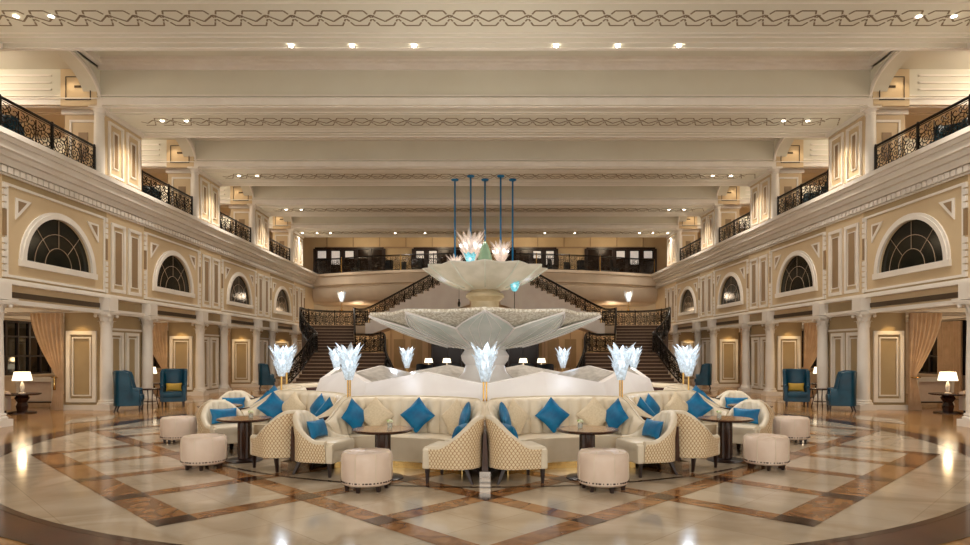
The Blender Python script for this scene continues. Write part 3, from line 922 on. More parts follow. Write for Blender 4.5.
def pos_name(a):
    if a == 0: return 'at the front centre of the sofa ring'
    if a == 180: return 'at the back centre of the sofa ring'
    q = 'left' if a < 180 else 'right'; m = a if a < 180 else 360-a
    return {30: 'second forward on the %s' % q, 60: 'standing at the %s front shoulder' % q, 90: 'at the far %s side' % q,
            120: 'behind the one at the far %s side' % q, 150: 'at the rear %s near the stairs' % q}[m] + ' of the sofa ring'
for a in range(0, 360, 30):
    x, y = polar(LR, a)
    if a != 180:
        inst(flower_lamp, (x, y, .80), math.radians(-a), 'glass flower lamp, ' + pos_name(a), 'glass flower lamps around the fountain')
        light('POINT', (x, y, 1.98), 17, (225, 238, 255), .07)

# ------------------------------------------------------------------ fountain
fo = empty('fountain', (0, CY, 0)); tag(fo, 'tall white stone fountain with star basin and two stacked bowls in the hall centre', 'fountain')
def star(a):   # 0 at low vertex, 1 at peak ; 10 vertices
    k = (a / (2*PI/10)) % 1.0
    return 1 - abs(2*k - 1)
def ang(a): return a + PI/2    # align low vertex with the camera direction
b = MB()
NS = 20
def srf(r_lo, r_hi, z_lo, z_hi):
    pts = []
    for i in range(NS):
        a = -PI/2 + 2*PI*i/NS; k = i % 2
        r = r_hi if k else r_lo; z = z_hi if k else z_lo
        pts.append((r*math.cos(a), r*math.sin(a), z))
    return pts
rings = [srf(3.5, 3.45, 0, 0), srf(3.52, 3.47, .74, .74), srf(3.66, 3.6, .76, .76), srf(3.66, 3.6, .84, .84), srf(3.55, 3.42, .88, .88), srf(3.45, 3.22, 1.17, 1.36), srf(3.33, 3.12, 1.18, 1.37)]
pts = sum(rings, []); fc = []
for j in range(len(rings)-1):
    for i in range(NS): fc.append((j*NS+i, j*NS+(i+1) % NS, (j+1)*NS+(i+1) % NS, (j+1)*NS+i))
b.add(pts, fc); b.build('basin_wall', M['stone'], fo)
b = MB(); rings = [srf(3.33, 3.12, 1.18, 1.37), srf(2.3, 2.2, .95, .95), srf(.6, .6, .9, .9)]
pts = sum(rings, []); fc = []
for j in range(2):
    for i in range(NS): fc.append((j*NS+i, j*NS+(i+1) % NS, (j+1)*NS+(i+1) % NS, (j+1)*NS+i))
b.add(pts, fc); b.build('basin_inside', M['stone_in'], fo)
b = MB(); b.lathe([(.95, .9), (.8, 1.0), (.6, 1.12), (.46, 1.28), (.42, 1.42), (.5, 1.52), (.52, 1.62), (.44, 1.74), (.5, 1.82)], 28)
b.build('lower_pedestal', M['pink'] if False else M['stone'], fo, 'auto')
# lower bowl: ten glassy petals rising to the rim with lace-carved gussets between
prof = [(.42, 1.8), (.8, 1.86), (1.25, 1.98), (1.7, 2.13), (2.1, 2.29), (2.44, 2.43)]
nB = 120
def decag(a):  # decagon correction with vertices pointing at the camera
    t = ((a + PI/2) % (2*PI/10)) - PI/10
    return math.cos(PI/10)/math.cos(t)
def lobr(a, r, z):
    k = ((a + PI/2) % (2*PI/10))/(2*PI/10); tip = abs(2*k-1)       # 1 at tips
    w = (r/2.44)
    return (r*(1 - w*.10*(1-tip)), z - .02*w*(1-tip))
b = MB(); b.lathe(prof, nB, rf=lobr, cap=False)
b.build('lower_bowl', M['lace'], fo, 'auto')
b = MB(); b.lathe([(2.44, 2.43), (2.47, 2.45), (2.47, 2.5), (2.38, 2.5), (2.3, 2.38), (1.4, 2.15), (.3, 2.1)], nB, rf=lobr, cap=False); b.build('bowl_rim', M['lace'], fo, 'auto')
b = MB(); g = MB()
for i in range(10):
    a0 = -PI/2 + 2*PI*i/10
    # petal: broad at the root, meeting the rim only at its tip
    def pf(u, v, a0=a0):
        q = (u-.5)*2
        width = (PI/10)*(1 - max(0, (v-.7)/.3)**1.0)*1.0
        a = a0 + q*width*1.03
        idx = v*(len(prof)-1); k = min(int(idx), len(prof)-2); f = idx-k
        r = prof[k][0]*(1-f)+prof[k+1][0]*f; z = prof[k][1]*(1-f)+prof[k+1][1]*f
        r, z = lobr(a, r, z)
        off = .05 + .03*(1-q*q)*v + (.05*v if abs(q) > .9 else 0)*0
        return ((r+off*.5)*math.cos(a), (r+off*.5)*math.sin(a), z - off*.9 + .06*v**6)
    b.grid(pf, 10, 14)
    # white veins running along the petal
    for q in (-.96, -.5, -.2, .2, .5, .96):
        g.tube([(lambda p: (p[0]*1.006, p[1]*1.006, p[2]-.006))(pf(.5+q/2, v/10)) for v in range(2, 11)], .018 if abs(q) > .9 else .005, 4)
b.build('bowl_petals', M['petal'], fo, True); g.build('petal_veins', M['stone'], fo)
b = MB(); b.lathe([(.55, 2.1), (.5, 2.3), (.34, 2.4), (.3, 2.62), (.3, 2.78), (.42, 2.88), (.4, 2.95), (.3, 3.0), (.34, 3.05)], 24)
b.build('upper_pedestal', M['ped'], fo, 'auto')
b = MB()
def lob2(a, r, z):
    k = ((a + PI/2) % (2*PI/12))/(2*PI/12); tip = abs(2*k-1)
    w = (r/1.3); return (r*(1 - w*.07*(1-tip)), z + .03*w*(tip))
b.lathe([(.3, 3.02), (.5, 3.05), (.75, 3.13), (1.0, 3.24), (1.2, 3.38), (1.33, 3.45), (1.33, 3.48), (1.2, 3.46), (.9, 3.36), (.1, 3.3)], 120, rf=lob2, cap=False)
b.build('upper_bowl', M['bowl_up'], fo, 'auto')
b = MB()
for i in range(12):
    a = -PI/2 + 2*PI*i/12
    pts = []
    for (r, z) in ((.5, 3.04), (.75, 3.11), (1.0, 3.22), (1.2, 3.36), (1.35, 3.47)):
        rr, zz = lob2(a, r, z); pts.append((rr*math.cos(a), rr*math.sin(a), zz))
    b.tube(pts, .012, 4)
b.build('bowl_ribs', M['petal'], fo)
b = MB(); b.lathe([(.02, 3.28), (.12, 3.34), (.15, 3.55), (.13, 3.75), (.07, 3.98), (.01, 4.1)], 12, rf=lambda a, r, z: (r*(1+.12*math.cos(6*a)), z))
b.build('bud_finial', M['bud'], fo, True)
def cup(root):
    b = MB(); b.lathe([(.02, 0), (.06, .03), (.09, .12), (.12, .22), (.13, .23), (.1, .2)], 14, rf=lambda a, r, z: (r*(1+.1*math.cos(7*a)), z + .02*math.cos(7*a)*(z > .15)), cap=False)
    b.build('glass_cup', M['blueglass'], root, True)
    b = MB(); b.sphere(0, 0, .12, .035); b.build('bulb', M['bulb'], root, True)
c1 = empty('glass_cup_light', (-.3, CY-1.0, 3.44)); tag(c1, 'small aqua glass cup light on the rim of the upper fountain bowl', 'lamp'); cup(c1)
c2 = empty('glass_cup_light', (.62, CY-.35, 2.97)); tag(c2, 'small aqua glass cup light on a thin stem above the lower fountain bowl', 'lamp'); cup(c2)
b = MB(); b.cyl(0, 0, -.85, .02, .008, n=6); b.build('stem', M['iron'], c2)
b = MB(); b.lathe([(.0, -.42), (.022, -.4), (.03, -.34), (.012, -.28), (.02, -.26), (.0, -.24)], 8, cap=False); b.cyl(0, 0, -.25, .0, .003, n=4)
t = b.build('tassel_ornament', M['iron']); t.location = (-.55, CY-.25, 3.07); tag(t, 'small dark tassel hanging under the left of the upper fountain bowl', 'ornament')

# ------------------------------------------------------------------ chandeliers
def chandelier(x, y, z0, z1, lb):
    """z0,z1 basket bottom and top"""
    r = empty('glass_chandelier', (x, y, z0)); tag(r, lb, 'chandelier', 'glass chandeliers on blue rods')
    zc = 8.87 - z0
    b = MB(); b.lathe([(.02, zc-.06), (.14, zc-.05), (.16, zc), ], 14, cap=False); b.build('ceiling_rose', M['rod'], r, True)
    b = MB(); b.cyl(0, 0, .2, zc-.02, .035, n=8); b.build('rod', M['rod'], r, True)
    sc = (z1-z0)/.62
    petals(r, M['leafwarm'], 1.0, name='glass_tier', tiers=[(q[0]*sc*.9, q[1]*sc*1.05, q[2]*sc, q[3]*sc*.95, q[4]*sc*.7) for q in ((.1, .24, .34, .24, .055), (.11, .22, .2, .24, .055), (.08, .18, .08, .24, .05), (.03, .1, 0, .22, .05))], count=15)
    for i in range(6):
        b = MB(); b.sphere(.16*sc*math.cos(i*PI/3), .16*sc*math.sin(i*PI/3), .34*sc, .035*sc, n=8, m=6)
        b.build('bulb', M['bulb'], r, True)
    light('POINT', (x, y, z0+.5*(z1-z0)), 10, (255, 232, 205), .15)
YC = 26.2
chandelier(-.58, YC-.35, 5.2, 6.7, 'large glass leaf chandelier on a blue rod, highest of the hanging group')
chandelier(.64, YC-.35, 5.2, 6.28, 'glass leaf chandelier on a blue rod, right of the green bud')
chandelier(-1.25, YC+.2, 4.9, 5.8, 'glass leaf chandelier hanging lowest at the left end of the group')
chandelier(1.15, YC+.2, 4.6, 5.4, 'glass leaf chandelier at the right end, half hidden behind the upper bowl')
chandelier(0, YC+.2, 4.3, 5.2, 'glass leaf chandelier on the central blue rod behind the green bud')

# ------------------------------------------------------------------ upholstery helpers
def shell(b, plan, top, th, z0, nt=32, channels=0, cdepth=.012, outer_idx=0, inner_idx=0, uv=False, toe=0.0):
    """closed upholstered wall along a plan curve. plan(t)->(x,y,nx,ny) with outward normal, t in -1..1"""
    secs = []
    arc = 0; prev = None
    for i in range(nt+1):
        t = -1 + 2*i/nt
        x, y, nx, ny = plan(t); zt = top(t)
        if prev: arc += math.hypot(x-prev[0], y-prev[1])
        prev = (x, y)
        cd = cdepth*abs(math.cos(channels*PI*(t+1)/2)) if channels else 0
        pf = [(th/2, z0), (th/2, z0+(zt-z0)*.5), (th/2+toe, zt-th*.5), (th*.35+toe, zt-th*.14), (toe, zt), (-th*.35+toe, zt-th*.14), (-th/2-cd*.5+toe, zt-th*.5), (-th/2-cd, z0+(zt-z0)*.5), (-th/2, z0)]
        secs.append(([(x+nx*d, y+ny*d, z) for d, z in pf], arc))
    m = 9
    # outer side (0..2) with uv; the rest
    b.cur = outer_idx
    for i in range(nt):
        A, ua = secs[i]; B, ub = secs[i+1]
        for k in range(2):
            b.add([A[k], B[k], B[k+1], A[k+1]], [(0, 1, 2, 3)], [(ua, A[k][2]), (ub, B[k][2]), (ub, B[k+1][2]), (ua, A[k+1][2])] if uv else None)
    b.cur = inner_idx
    pts = sum([s_[0][2:] for s_ in secs], []); w = m-2
    fc = [(i*w+k, (i+1)*w+k, (i+1)*w+k+1, i*w+k+1) for i in range(nt) for k in range(w-1)]
    b.add(pts, fc)
    for S in (secs[0][0], secs[-1][0]): b.add(S, [tuple(range(m))])
    b.cur = 0
def merge(o, d=.0005):
    bm = bmesh.new(); bm.from_mesh(o.data); bmesh.ops.remove_doubles(bm, verts=bm.verts, dist=d); bmesh.ops.recalc_face_normals(bm, faces=bm.faces)
    for e in bm.edges:
        e.smooth = not (len(e.link_faces) == 2 and e.calc_face_angle(0) > .9)
    bm.to_mesh(o.data); bm.free(); o.data.polygons.foreach_set('use_smooth', [True]*len(o.data.polygons)); return o
def cushion(b, outline, z0, z1, bulge=.02, rnd=.03):
    """puffed cushion from a plan outline"""
    n = len(outline); cx = sum(p[0] for p in outline)/n; cy = sum(p[1] for p in outline)/n
    rows = [(1-rnd*1.2, z0), (1, z0+rnd), (1, z1-rnd), (1-rnd*.6, z1-rnd*.3), (1-rnd*1.6, z1), (.6, z1+bulge*.8), (.02, z1+bulge)]
    pts = []
    for (sc, z) in rows:
        for (x, y) in outline: pts.append((cx+(x-cx)*sc, cy+(y-cy)*sc, z))
    fc = [(j*n+i, j*n+(i+1) % n, (j+1)*n+(i+1) % n, (j+1)*n+i) for j in range(len(rows)-1) for i in range(n)]
    fc.append(tuple(range(n))); fc.append(tuple(range((len(rows)-1)*n, len(rows)*n)))
    b.add(pts, fc)
def leg(x, y, h, r0, r1, dx=0, dy=0):
    b = MB(); b.hexa([(x+dx-r1, y+dy-r1, 0), (x+dx+r1, y+dy-r1, 0), (x+dx+r1, y+dy+r1, 0), (x+dx-r1, y+dy+r1, 0)],
                     [(x-r0, y-r0, h), (x+r0, y-r0, h), (x+r0, y+r0, h), (x-r0, y+r0, h)]); return b
def ell_plan(a, bb, ext, cy=0):
    """U: half ellipse at the back (+y) with straight arms of length ext towards -y"""
    half = PI/2*math.sqrt((a*a+bb*bb)/2); tot = half+ext
    def plan(t):
        q = abs(t)*tot; sg = 1 if t >= 0 else -1
        if q > half:
            return (sg*a, cy-(q-half), sg, 0)
        th = q/half*PI/2
        x, y = a*math.sin(th), bb*math.cos(th); nx, ny = x/a/a, y/bb/bb; l = math.hypot(nx, ny)
        return (sg*x, cy+y, sg*nx/l, ny/l)
    return plan

# tub chair: front faces -Y
def tub_chair():
    r = empty('tub_chair'); r['category'] = 'chair'
    def top(t):
        a = abs(t)
        k = min(1, a/.86); k = max(0, (k-.12)/.88); return .87 - .37*(k*k*(3-2*k))**.85
    b = MB(); shell(b, ell_plan(.3, .26, .3, .04), top, .09, .2, 84, channels=13, cdepth=.045, outer_idx=0, inner_idx=1, uv=True, toe=.03)
    o = b.build('backrest', [M['fabric'], M['cream']], r); merge(o)
    b = MB(); cushion(b, [(-.29, -.36), (0, -.375), (.29, -.36), (.3, -.1), (.27, .12), (.15, .24), (0, .27), (-.15, .24), (-.27, .12), (-.3, -.1)], .34, .47, .02)
    merge(b.build('seat', M['cream'], r))
    b = MB(); b.box(-.335, .335, -.36, -.26, .19, .45)
    b.box(-.3, .3, -.3, .2, .19, .36); ob = b.build('front_rail', M['cream'], r)
    bv = ob.modifiers.new('bevel', 'BEVEL'); bv.width = .02; bv.segments = 2
    for x, y, dx, dy in ((-.29, -.3, 0, 0), (.29, -.3, 0, 0), (-.2, .2, -.03, .09), (.2, .2, .03, .09)):
        leg(x, y, .2, .026, .015, dx, dy).build('leg', M['espresso'], r)
    return r
def wing_chair():
    r = empty('wing_chair'); r['category'] = 'armchair'
    def top(t):
        a = abs(t)
        if a < .5: return 1.17
        if a < .68: return 1.17 - .05*((a-.5)/.18)
        k = min(1, (a-.68)/.16); return 1.12 - .5*(k*k*(3-2*k))
    b = MB(); shell(b, ell_plan(.31, .14, .5, .2), top, .1, .17, 44, toe=.02)
    merge(b.build('backrest', M['teal'], r))
    b = MB(); cushion(b, [(-.26, -.36), (0, -.38), (.26, -.36), (.27, .2), (-.27, .2)], .3, .46, .02); merge(b.build('seat', M['teal'], r))
    b = MB(); b.box(-.3, .3, -.33, .25, .16, .32); b.build('seat_frame', M['teal'], r)
    for sx in (-1, 1):
        b = MB(); b.tube([(sx*.31, -.3, .6), (sx*.31, -.1, .62), (sx*.31, .1, .63)], .055, 10)
        b.build('armrest', M['teal'], r, 'auto')
    for x, y, dx, dy in ((-.29, -.3, 0, 0), (.29, -.3, 0, 0), (-.26, .28, 0, .06), (.26, .28, 0, .06)):
        leg(x, y, .18, .03, .018, dx, dy).build('leg', M['espresso'], r)
    return r
def pillow_mesh(w, h, d, n=12):
    b = MB()
    def sh(sign):
        def fn(u, v):
            x, z = (u-.5)*2, (v-.5)*2
            k = (max(0, (1-x*x))*max(0, (1-z*z)))**.42
            pin = 1 - .10*(1-abs(x))*abs(z)**2 ; pin2 = 1 - .10*(1-abs(z))*abs(x)**2
            return (x*w/2*pin2, sign*d/2*k, z*h/2*pin)
        return fn
    b.grid(sh(1), n, n); b.grid(sh(-1), n, n)
    return b
PILM = {}
def pillow(kind, mt, loc, rz, lean, roll, label, cat='cushion', group=None):
    key = (kind, mt)
    if key not in PILM:
        w, h, d = {'sq': (.41, .41, .15), 'lum': (.46, .26, .14)}[kind]
        o = pillow_mesh(w, h, d).build('throw_pillow', M[mt]); merge(o, .002); PILM[key] = o
    else:
        o = PILM[key].copy(); C.objects.link(o)
    o.matrix_world = Matrix.Translation(loc) @ Matrix.Rotation(rz, 4, 'Z') @ Matrix.Rotation(lean, 4, 'X') @ Matrix.Rotation(roll, 4, 'Y')
    o.rotation_mode = 'XYZ'
    tag(o, label, 'cushion', group); return o

# curved sofa, local y=-r towards the viewer, origin at (0,-4.4) from the ring centre
SA, SBB = 1.10, .64
def sofa():
    r = empty('curved_sofa'); r['category'] = 'sofa'
    plan = ell_plan(SA, SBB, .42, 0)
    def top(t):
        a = abs(t)
        if a < .55: return 1.0
        k = (a-.55)/.45; return 1.0 - .32*(k*k*(3-2*k))
    b = MB(); shell(b, plan, top, .17, .12, 120, channels=20, cdepth=.09, outer_idx=0, inner_idx=1, toe=.03)
    o = b.build('backrest', [M['brown'], M['sofa']], r); merge(o)
    # seat: follows the inner back, concave front
    out = []
    n = 20
    for i in range(n+1):
        t = -1 + 2*i/n; x, y, nx, ny = plan(t); out.append((x-nx*.08, y-ny*.08))
    front = [(x, -.42 + .36*(1-(x/1.0)**2)*.8) for x in [1.0-2.0*i/14 for i in range(15)]]
    ol = out + front[1:-1] if False else out + front
    b = MB(); cushion(b, ol, .1, .45, .015, .022); merge(b.build('seat', M['sofa'], r))
    b = MB(); q = [(x*.96, y*.94) for x, y in ol]; b.prism([(x, y, 0) for x, y in q], (0, 0, .1)); b.build('plinth', M['gold'], r)
    b = MB()
    b.tube([(x+nx*.03, y+ny*.03, top(t)+.004) for t in [-1+2*i/50 for i in range(51)] for (x, y, nx, ny) in (plan(t),)], .01, 5)
    b.build('piping', M['cream'], r, True)
    return r
def ottoman():
    r = empty('round_ottoman'); r['category'] = 'ottoman'
    b = MB(); b.lathe([(.28, .08), (.305, .1), (.312, .16)], 36)
    b.lathe([(.312, .16), (.316, .17), (.316, .4), (.308, .45), (.285, .475), (.2, .485), (.1, .482), (.001, .48)], 36,
            rf=lambda a, rr, z: (rr*(1-.012*(abs(math.cos(5*a)) > .985)*(z > .17)*(rr > .25)), z - (.012*abs(math.sin(5*a)) if .05 < rr < .25 else 0)), cap=False)
    b.build('upholstery', M['pink'], r, 'auto')
    b = MB()
    for _ in (0,):
        b.lathe([(.31, .116), (.318, .118), (.318, .132), (.31, .134)], 176, rf=lambda a, r, z: (r - .022*(math.cos(44*a) < 0), z), cap=False)
    b.build('nail_trim', M['wood'], r, True)
    for i in range(8):
        a = 2*PI*i/8; b = MB(); b.tube([(q*math.cos(a), q*math.sin(a), z) for q, z in ((.314, .14), (.317, .2), (.317, .4), (.309, .45), (.286, .476), (.2, .486))], .0045, 4); b.build('seam', M['cream'], r)
    b = MB()
    for i in range(5): b.sphere(.16*math.cos(i*2*PI/5), .16*math.sin(i*2*PI/5), .478, .014, .014, .006, n=8, m=4)
    b.build('tuft_button', M['cream'], r, True)
    for i in range(6):
        a = 2*PI*(i+.5)/6; x, y = .24*math.cos(a), .24*math.sin(a)
        leg(x, y, .09, .026, .017).build('leg', M['espresso'], r)
    return r
def cocktail_table():
    r = empty('cocktail_table'); r['category'] = 'table'
    b = MB(); b.lathe([(.36, .625), (.41, .645), (.415, .655), (.41, .665)], 40); b.build('table_edge', M['wood'], r, 'auto')
    b = MB(); b.lathe([(.385, .663), (.385, .668)], 40); b.build('tabletop', M['top'], r, 'auto')
    b = MB(); b.lathe([(.1, .04), (.1, .63)], 24, rf=lambda a, rr, z: (rr*(1+.06*math.cos(12*a)), z)); b.build('pedestal', M['wood'], r, 'auto')
    b = MB(); b.lathe([(.27, 0), (.28, .015), (.26, .03), (.12, .045)], 32); b.build('base', M['espresso'], r, 'auto')
    return r
def flower_pot():
    r = empty('flower_vase'); r['category'] = 'vase'
    b = MB(); b.lathe([(.03, 0), (.036, .02), (.036, .06), (.03, .07)], 14); b.build('glass', M['vase'], r, 'auto')
    b = MB(); b2 = MB(); rr = random.Random(3)
    for i in range(9):
        a = rr.random()*2*PI; q = rr.random()*.035
        (b if i % 3 else b2).sphere(q*math.cos(a), q*math.sin(a), .085+rr.random()*.02, .017, n=7, m=5)
    b2.build('leaves', M['leaf'], r, True); b.build('blossoms', M['petals'], r, True)
    return r
def divider():
    r = empty('wood_divider'); r['category'] = 'divider'
    # y = -radius ; fin from r 3.7 to 5.72
    b = MB(); 
    for (ra, rb, za, zb) in ((3.9, 4.6, .74, .74), (4.6, 5.1, .74, .7), (5.1, 5.45, .7, .64)):
        b.hexa([(-.045, -rb, .1), (.045, -rb, .1), (.03, -ra, .1), (-.03, -ra, .1)], [(-.02, -rb, zb), (.02, -rb, zb), (.02, -ra, za), (-.02, -ra, za)])
    b.build('panel', M['wood'], r)
    b = MB(); b.box(-.14, .14, -4.5, -4.05, .76, .8); b.box(-.1, .1, -4.45, -4.1, 0, .76); b.build('lamp_ledge', M['white'], r)
    b = MB(); b.box(-.07, .07, -5.6, -5.2, 0, .17); b.build('foot', M['chrome'], r)
    return r

def sector_name(a):
    q = 'left' if a > 0 else 'right'
    return {15: 'front %s' % q, 45: '%s corner' % q, 75: 'far %s' % q, 105: 'rear %s' % q}[abs(a)] + ' seating bay'
def sec(a, x, y):     # local (x,y) with y=-r  -> world
    t = math.radians(-a); c, s_ = math.cos(t), math.sin(t)
    return (c*x - s_*y, CY + s_*x + c*y)
def spl(t, off):      # point on the inner face of the sofa back
    x, y, nx, ny = ell_plan(SA, SBB, .42, 0)(t); return x-nx*off, y-ny*off, math.atan2(ny, nx)
for a in (15, -15, 45, -45, 75, -75, 105, -105):
    nm = sector_name(a); rz = math.radians(-a); sgn = 1 if a > 0 else -1
    x, y = sec(a, 0, -4.45)
    inst(sofa, (x, y, 0), rz, 'curved cream channel-back sofa of the ' + nm, 'curved sofas around the fountain')
    for i, (t, col) in enumerate(((-.68, 'blue'), (-.36, 'cream_pillow'), (0.0, 'blue'), (.36, 'cream_pillow'), (.68, 'blue'))):
        lx, ly, an = spl(t, .22)
        px, py = sec(a, lx, -4.45 + ly)
        face = an + PI/2 + PI   # pillow front (-Y) looks away from the back's normal
        rzz = rz + an - PI/2
        where = ['at its left arm', 'left of the middle', 'in the middle', 'right of the middle', 'at its right arm'][i]
        pillow('sq', col, (px, py, .45+.272), rzz, math.radians(-14), PI/4, '%s cushion on the sofa of the %s, %s' % ('blue' if col == 'blue' else 'cream', nm, where), group='cushions on the curved sofas')
    for q in (-1, 1):
        # tangential chairs looking at the table
        cx, cy = sec(a, q*1.0, -5.2)
        side = 'left' if q < 0 else 'right'
        ch_rz = rz + (PI/2 if q < 0 else -PI/2)
        inst(tub_chair, (cx, cy, 0), ch_rz, 'lattice-backed cream tub chair %s of the table, %s' % (side, nm), 'tub chairs around the cocktail tables')
        bx, by = sec(a, q*1.05, -5.2)
        pillow('lum', 'blue', (bx, by, .5+.12), ch_rz, math.radians(-18), 0, 'small blue cushion in the chair %s of the table, %s' % (side, nm), group='lumbar cushions in the tub chairs')
    tx, ty = sec(a, 0, -5.32)
    inst(cocktail_table, (tx, ty, 0), rz, 'round burl-topped cocktail table of the ' + nm, 'cocktail tables')
    fx, fy = sec(a, .07*sgn, -5.25)
    inst(flower_pot, (fx, fy, .668), 0, 'small votive vase of white blossoms on the table of the ' + nm, 'flower votives')
    if abs(a) < 100:
        ox, oy = sec(a, sgn*(.1 if abs(a) == 15 else .2), -6.02)
        inst(ottoman, (ox, oy, 0), rz, 'round blush leather ottoman with nail heads, outside the ' + nm, 'round ottomans')
for a in (0, 30, -30, 60, -60, 90, -90, 120, -120, 150, -150):
    x, y = 0, CY
    dn_ = 'at the front centre' if a == 0 else {30: 'between the front and corner bays', 60: 'between the corner and far bays', 90: 'between the far and rear bays', 120: 'behind the rear bay', 150: 'nearest the stairs'}[abs(a)] + (' on the left' if a > 0 else ' on the right')
    inst(divider, (x, y, 0), math.radians(-a), 'dark wood divider, ' + dn_, 'dividers between the seating bays')

# ------------------------------------------------------------------ wing chairs by the walls
def side_table():
    r = empty('side_table'); r['category'] = 'table'
    b = MB(); b.lathe([(.28, .56), (.3, .575), (.3, .6)], 28); b.build('tabletop', M['wood'], r, 'auto')
    for i in range(4):
        a = PI/4 + i*PI/2; q = MB(); q.tube([(.22*math.cos(a), .22*math.sin(a), .57), (.18*math.cos(a), .18*math.sin(a), .3), (.24*math.cos(a), .24*math.sin(a), 0)], .015, 6); q.build('leg', M['wood'], r, True)
    b = MB(); b.lathe([(.17, .2), (.17, .22)], 20); b.build('shelf', M['wood'], r)
    return r
def table_lamp():
    r = empty('table_lamp'); r['category'] = 'lamp'
    b = MB(); b.lathe([(.08, 0), (.08, .02), (.03, .04), (.05, .1), (.06, .2), (.03, .3), (.012, .33), (.012, .42)], 18); b.build('base', M['white'], r, 'auto')
    b = MB(); b.lathe([(.24, .36), (.19, .6)], 24, cap=False); b.build('lamp_shade', M['shade'], r, True)
    return r
def pedestal_table():
    r = empty('pedestal_table'); r['category'] = 'table'
    b = MB(); b.lathe([(.4, .5), (.45, .515), (.45, .545)], 32); b.build('tabletop', M['wood'], r, 'auto')
    b = MB(); b.lathe([(.13, .05), (.16, .2), (.12, .3), (.2, .42), (.14, .5)], 6); b.build('pedestal', M['wood'], r)
    b = MB(); b.lathe([(.34, 0), (.34, .03), (.2, .06)], 24); b.build('base', M['wood'], r, 'auto')
    return r
for s in (-1, 1):
    sd = SIDE[s]
    inst(wing_chair, (s*10.25, 18.3, 0), -s*PI/2 + s*.25 if False else (PI/2 + .38 if s < 0 else -PI/2 - .38), 'teal leather wing chair seen side-on by the %s columns' % sd, 'teal wing chairs')
    inst(wing_chair, (s*9.75, 19.9, 0), (.36 if s < 0 else -.36), 'teal wing chair with a mustard cushion facing the camera, by the %s columns' % sd, 'teal wing chairs')
    pillow('lum', 'yellow', (s*9.75, 19.9, .6), (.36 if s < 0 else -.36), math.radians(-10), 0, 'mustard lumbar cushion in the %s wing chair facing the camera' % sd)
    inst(side_table, (s*10.1, 19.15, 0), 0, 'small dark side table between the teal wing chairs on the %s' % sd, None)
    inst(wing_chair, (s*10.15, 29.6, 0), (PI/2 + .3 if s < 0 else -PI/2 - .3), 'distant teal wing chair near the %s staircase' % sd, 'teal wing chairs')
    # lounge pieces
    inst(pedestal_table, (s*12.9, 17.7, 0), 0, 'dark pedestal table inside the nearest bay of the %s lounge' % sd, 'pedestal tables')
    inst(table_lamp, (s*12.9, 17.7, .545), 0, 'lit cream-shaded table lamp in the nearest bay of the %s lounge' % sd, 'table lamps')
    light('POINT', (s*12.9, 17.7, 1.35), 14, (255, 215, 160), .1)
    for j, (xx, yy) in enumerate(((12.35, 23.4), (12.6, 29.6))):
        inst(pedestal_table, (s*xx, yy, 0), 0, 'dark pedestal table inside the %s bay of the %s lounge' % (ORD[j+1], sd), 'pedestal tables')
        inst(table_lamp, (s*xx, yy, .545), 0, 'lit cream-shaded table lamp in the %s bay of the %s lounge' % (ORD[j+1], sd), 'table lamps')
        light('POINT', (s*xx, yy, 1.35), 12, (255, 215, 160), .1)

def console():
    r = empty('console_table'); r['category'] = 'table'
    b = MB(); b.box(-.62, .62, -.2, .2, .84, .9); b.box(-.58, .58, -.17, .17, .76, .84); b.build('tabletop', M['white'], r)
    for x in (-.56, .56): q = MB(); q.lathe([(.07, 0), (.07, .06), (.045, .1), (.05, .5), (.06, .72), (.07, .76)], 12, x, -.1); q.build('leg', M['white'], r, 'auto')
    b = MB(); b.box(-.54, .54, .08, .14, .1, .76); b.build('back_panel', M['pink'], r)
    b = MB(); b.box(-.54, .54, -.14, .14, .08, .12); b.build('shelf', M['espresso'], r)
    return r
def club_chair():
    r = empty('club_chair'); r['category'] = 'armchair'
    b = MB(); shell(b, ell_plan(.36, .25, .36, .06), lambda t: .82 if abs(t) < .5 else .82-.2*min(1, (abs(t)-.5)/.2), .13, .1, 36); merge(b.build('backrest', M['pink'], r))
    b = MB(); cushion(b, [(-.3, -.38), (.3, -.38), (.32, .1), (.2, .24), (-.2, .24), (-.32, .1)], .1, .45, .02); merge(b.build('seat', M['cream'], r))
    for x, y in ((-.3, -.25), (.3, -.25), (-.25, .25), (.25, .25)): leg(x, y, .11, .03, .02).build('leg', M['espresso'], r)
    return r
for s in (-1, 1):
    inst(console, (s*14.3, 20.3, 0), 0, 'white console with blush back panel behind the lamp table, %s lounge' % SIDE[s])
    inst(club_chair, (s*(13.55), 17.3, 0), (PI/2+.5 if s > 0 else -PI/2-.5) + PI, 'blush club chair at the frame edge in the %s lounge' % SIDE[s])

def curtain():
    r = empty('curtain'); r['category'] = 'curtain'
    def fn(u, v):     # u across, v from top (0) to bottom (1); tied at v~.68
        z = 2.84*(1-v)
        k = v/.66 if v < .66 else None
        if v < .66: w = .95*(1-k**1.6) + .16*k**1.6
        else: kk = (v-.66)/.34; w = .16 + .2*kk**.7
        x = .95 - w*(1-u) - .02 if True else 0
        fold = .045*math.sin(u*2*PI*7)*(w/.95)**.35
        return (x, fold - .06*(1-abs(2*u-1)), z + .0)
    b = MB(); b.grid(fn, 70, 24)
    b.grid(lambda u, v: (lambda p: (p[0], p[1]+.04, p[2]))(fn(u, v)), 70, 24)
    b.build('drape', M['curtain'], r, True)
    b = MB(); b.tube([(.74+.12*math.cos(t), .02+.1*math.sin(t), .96) for t in [i*2*PI/12 for i in range(12)]], .018, 6, True)
    b.lathe([(.0, .58), (.035, .6), (.03, .78), (.02, .84), (.03, .88), (.015, .94)], 10, .76, -.1, cap=False); b.build('tieback', M['gold'], r, True)
    return r
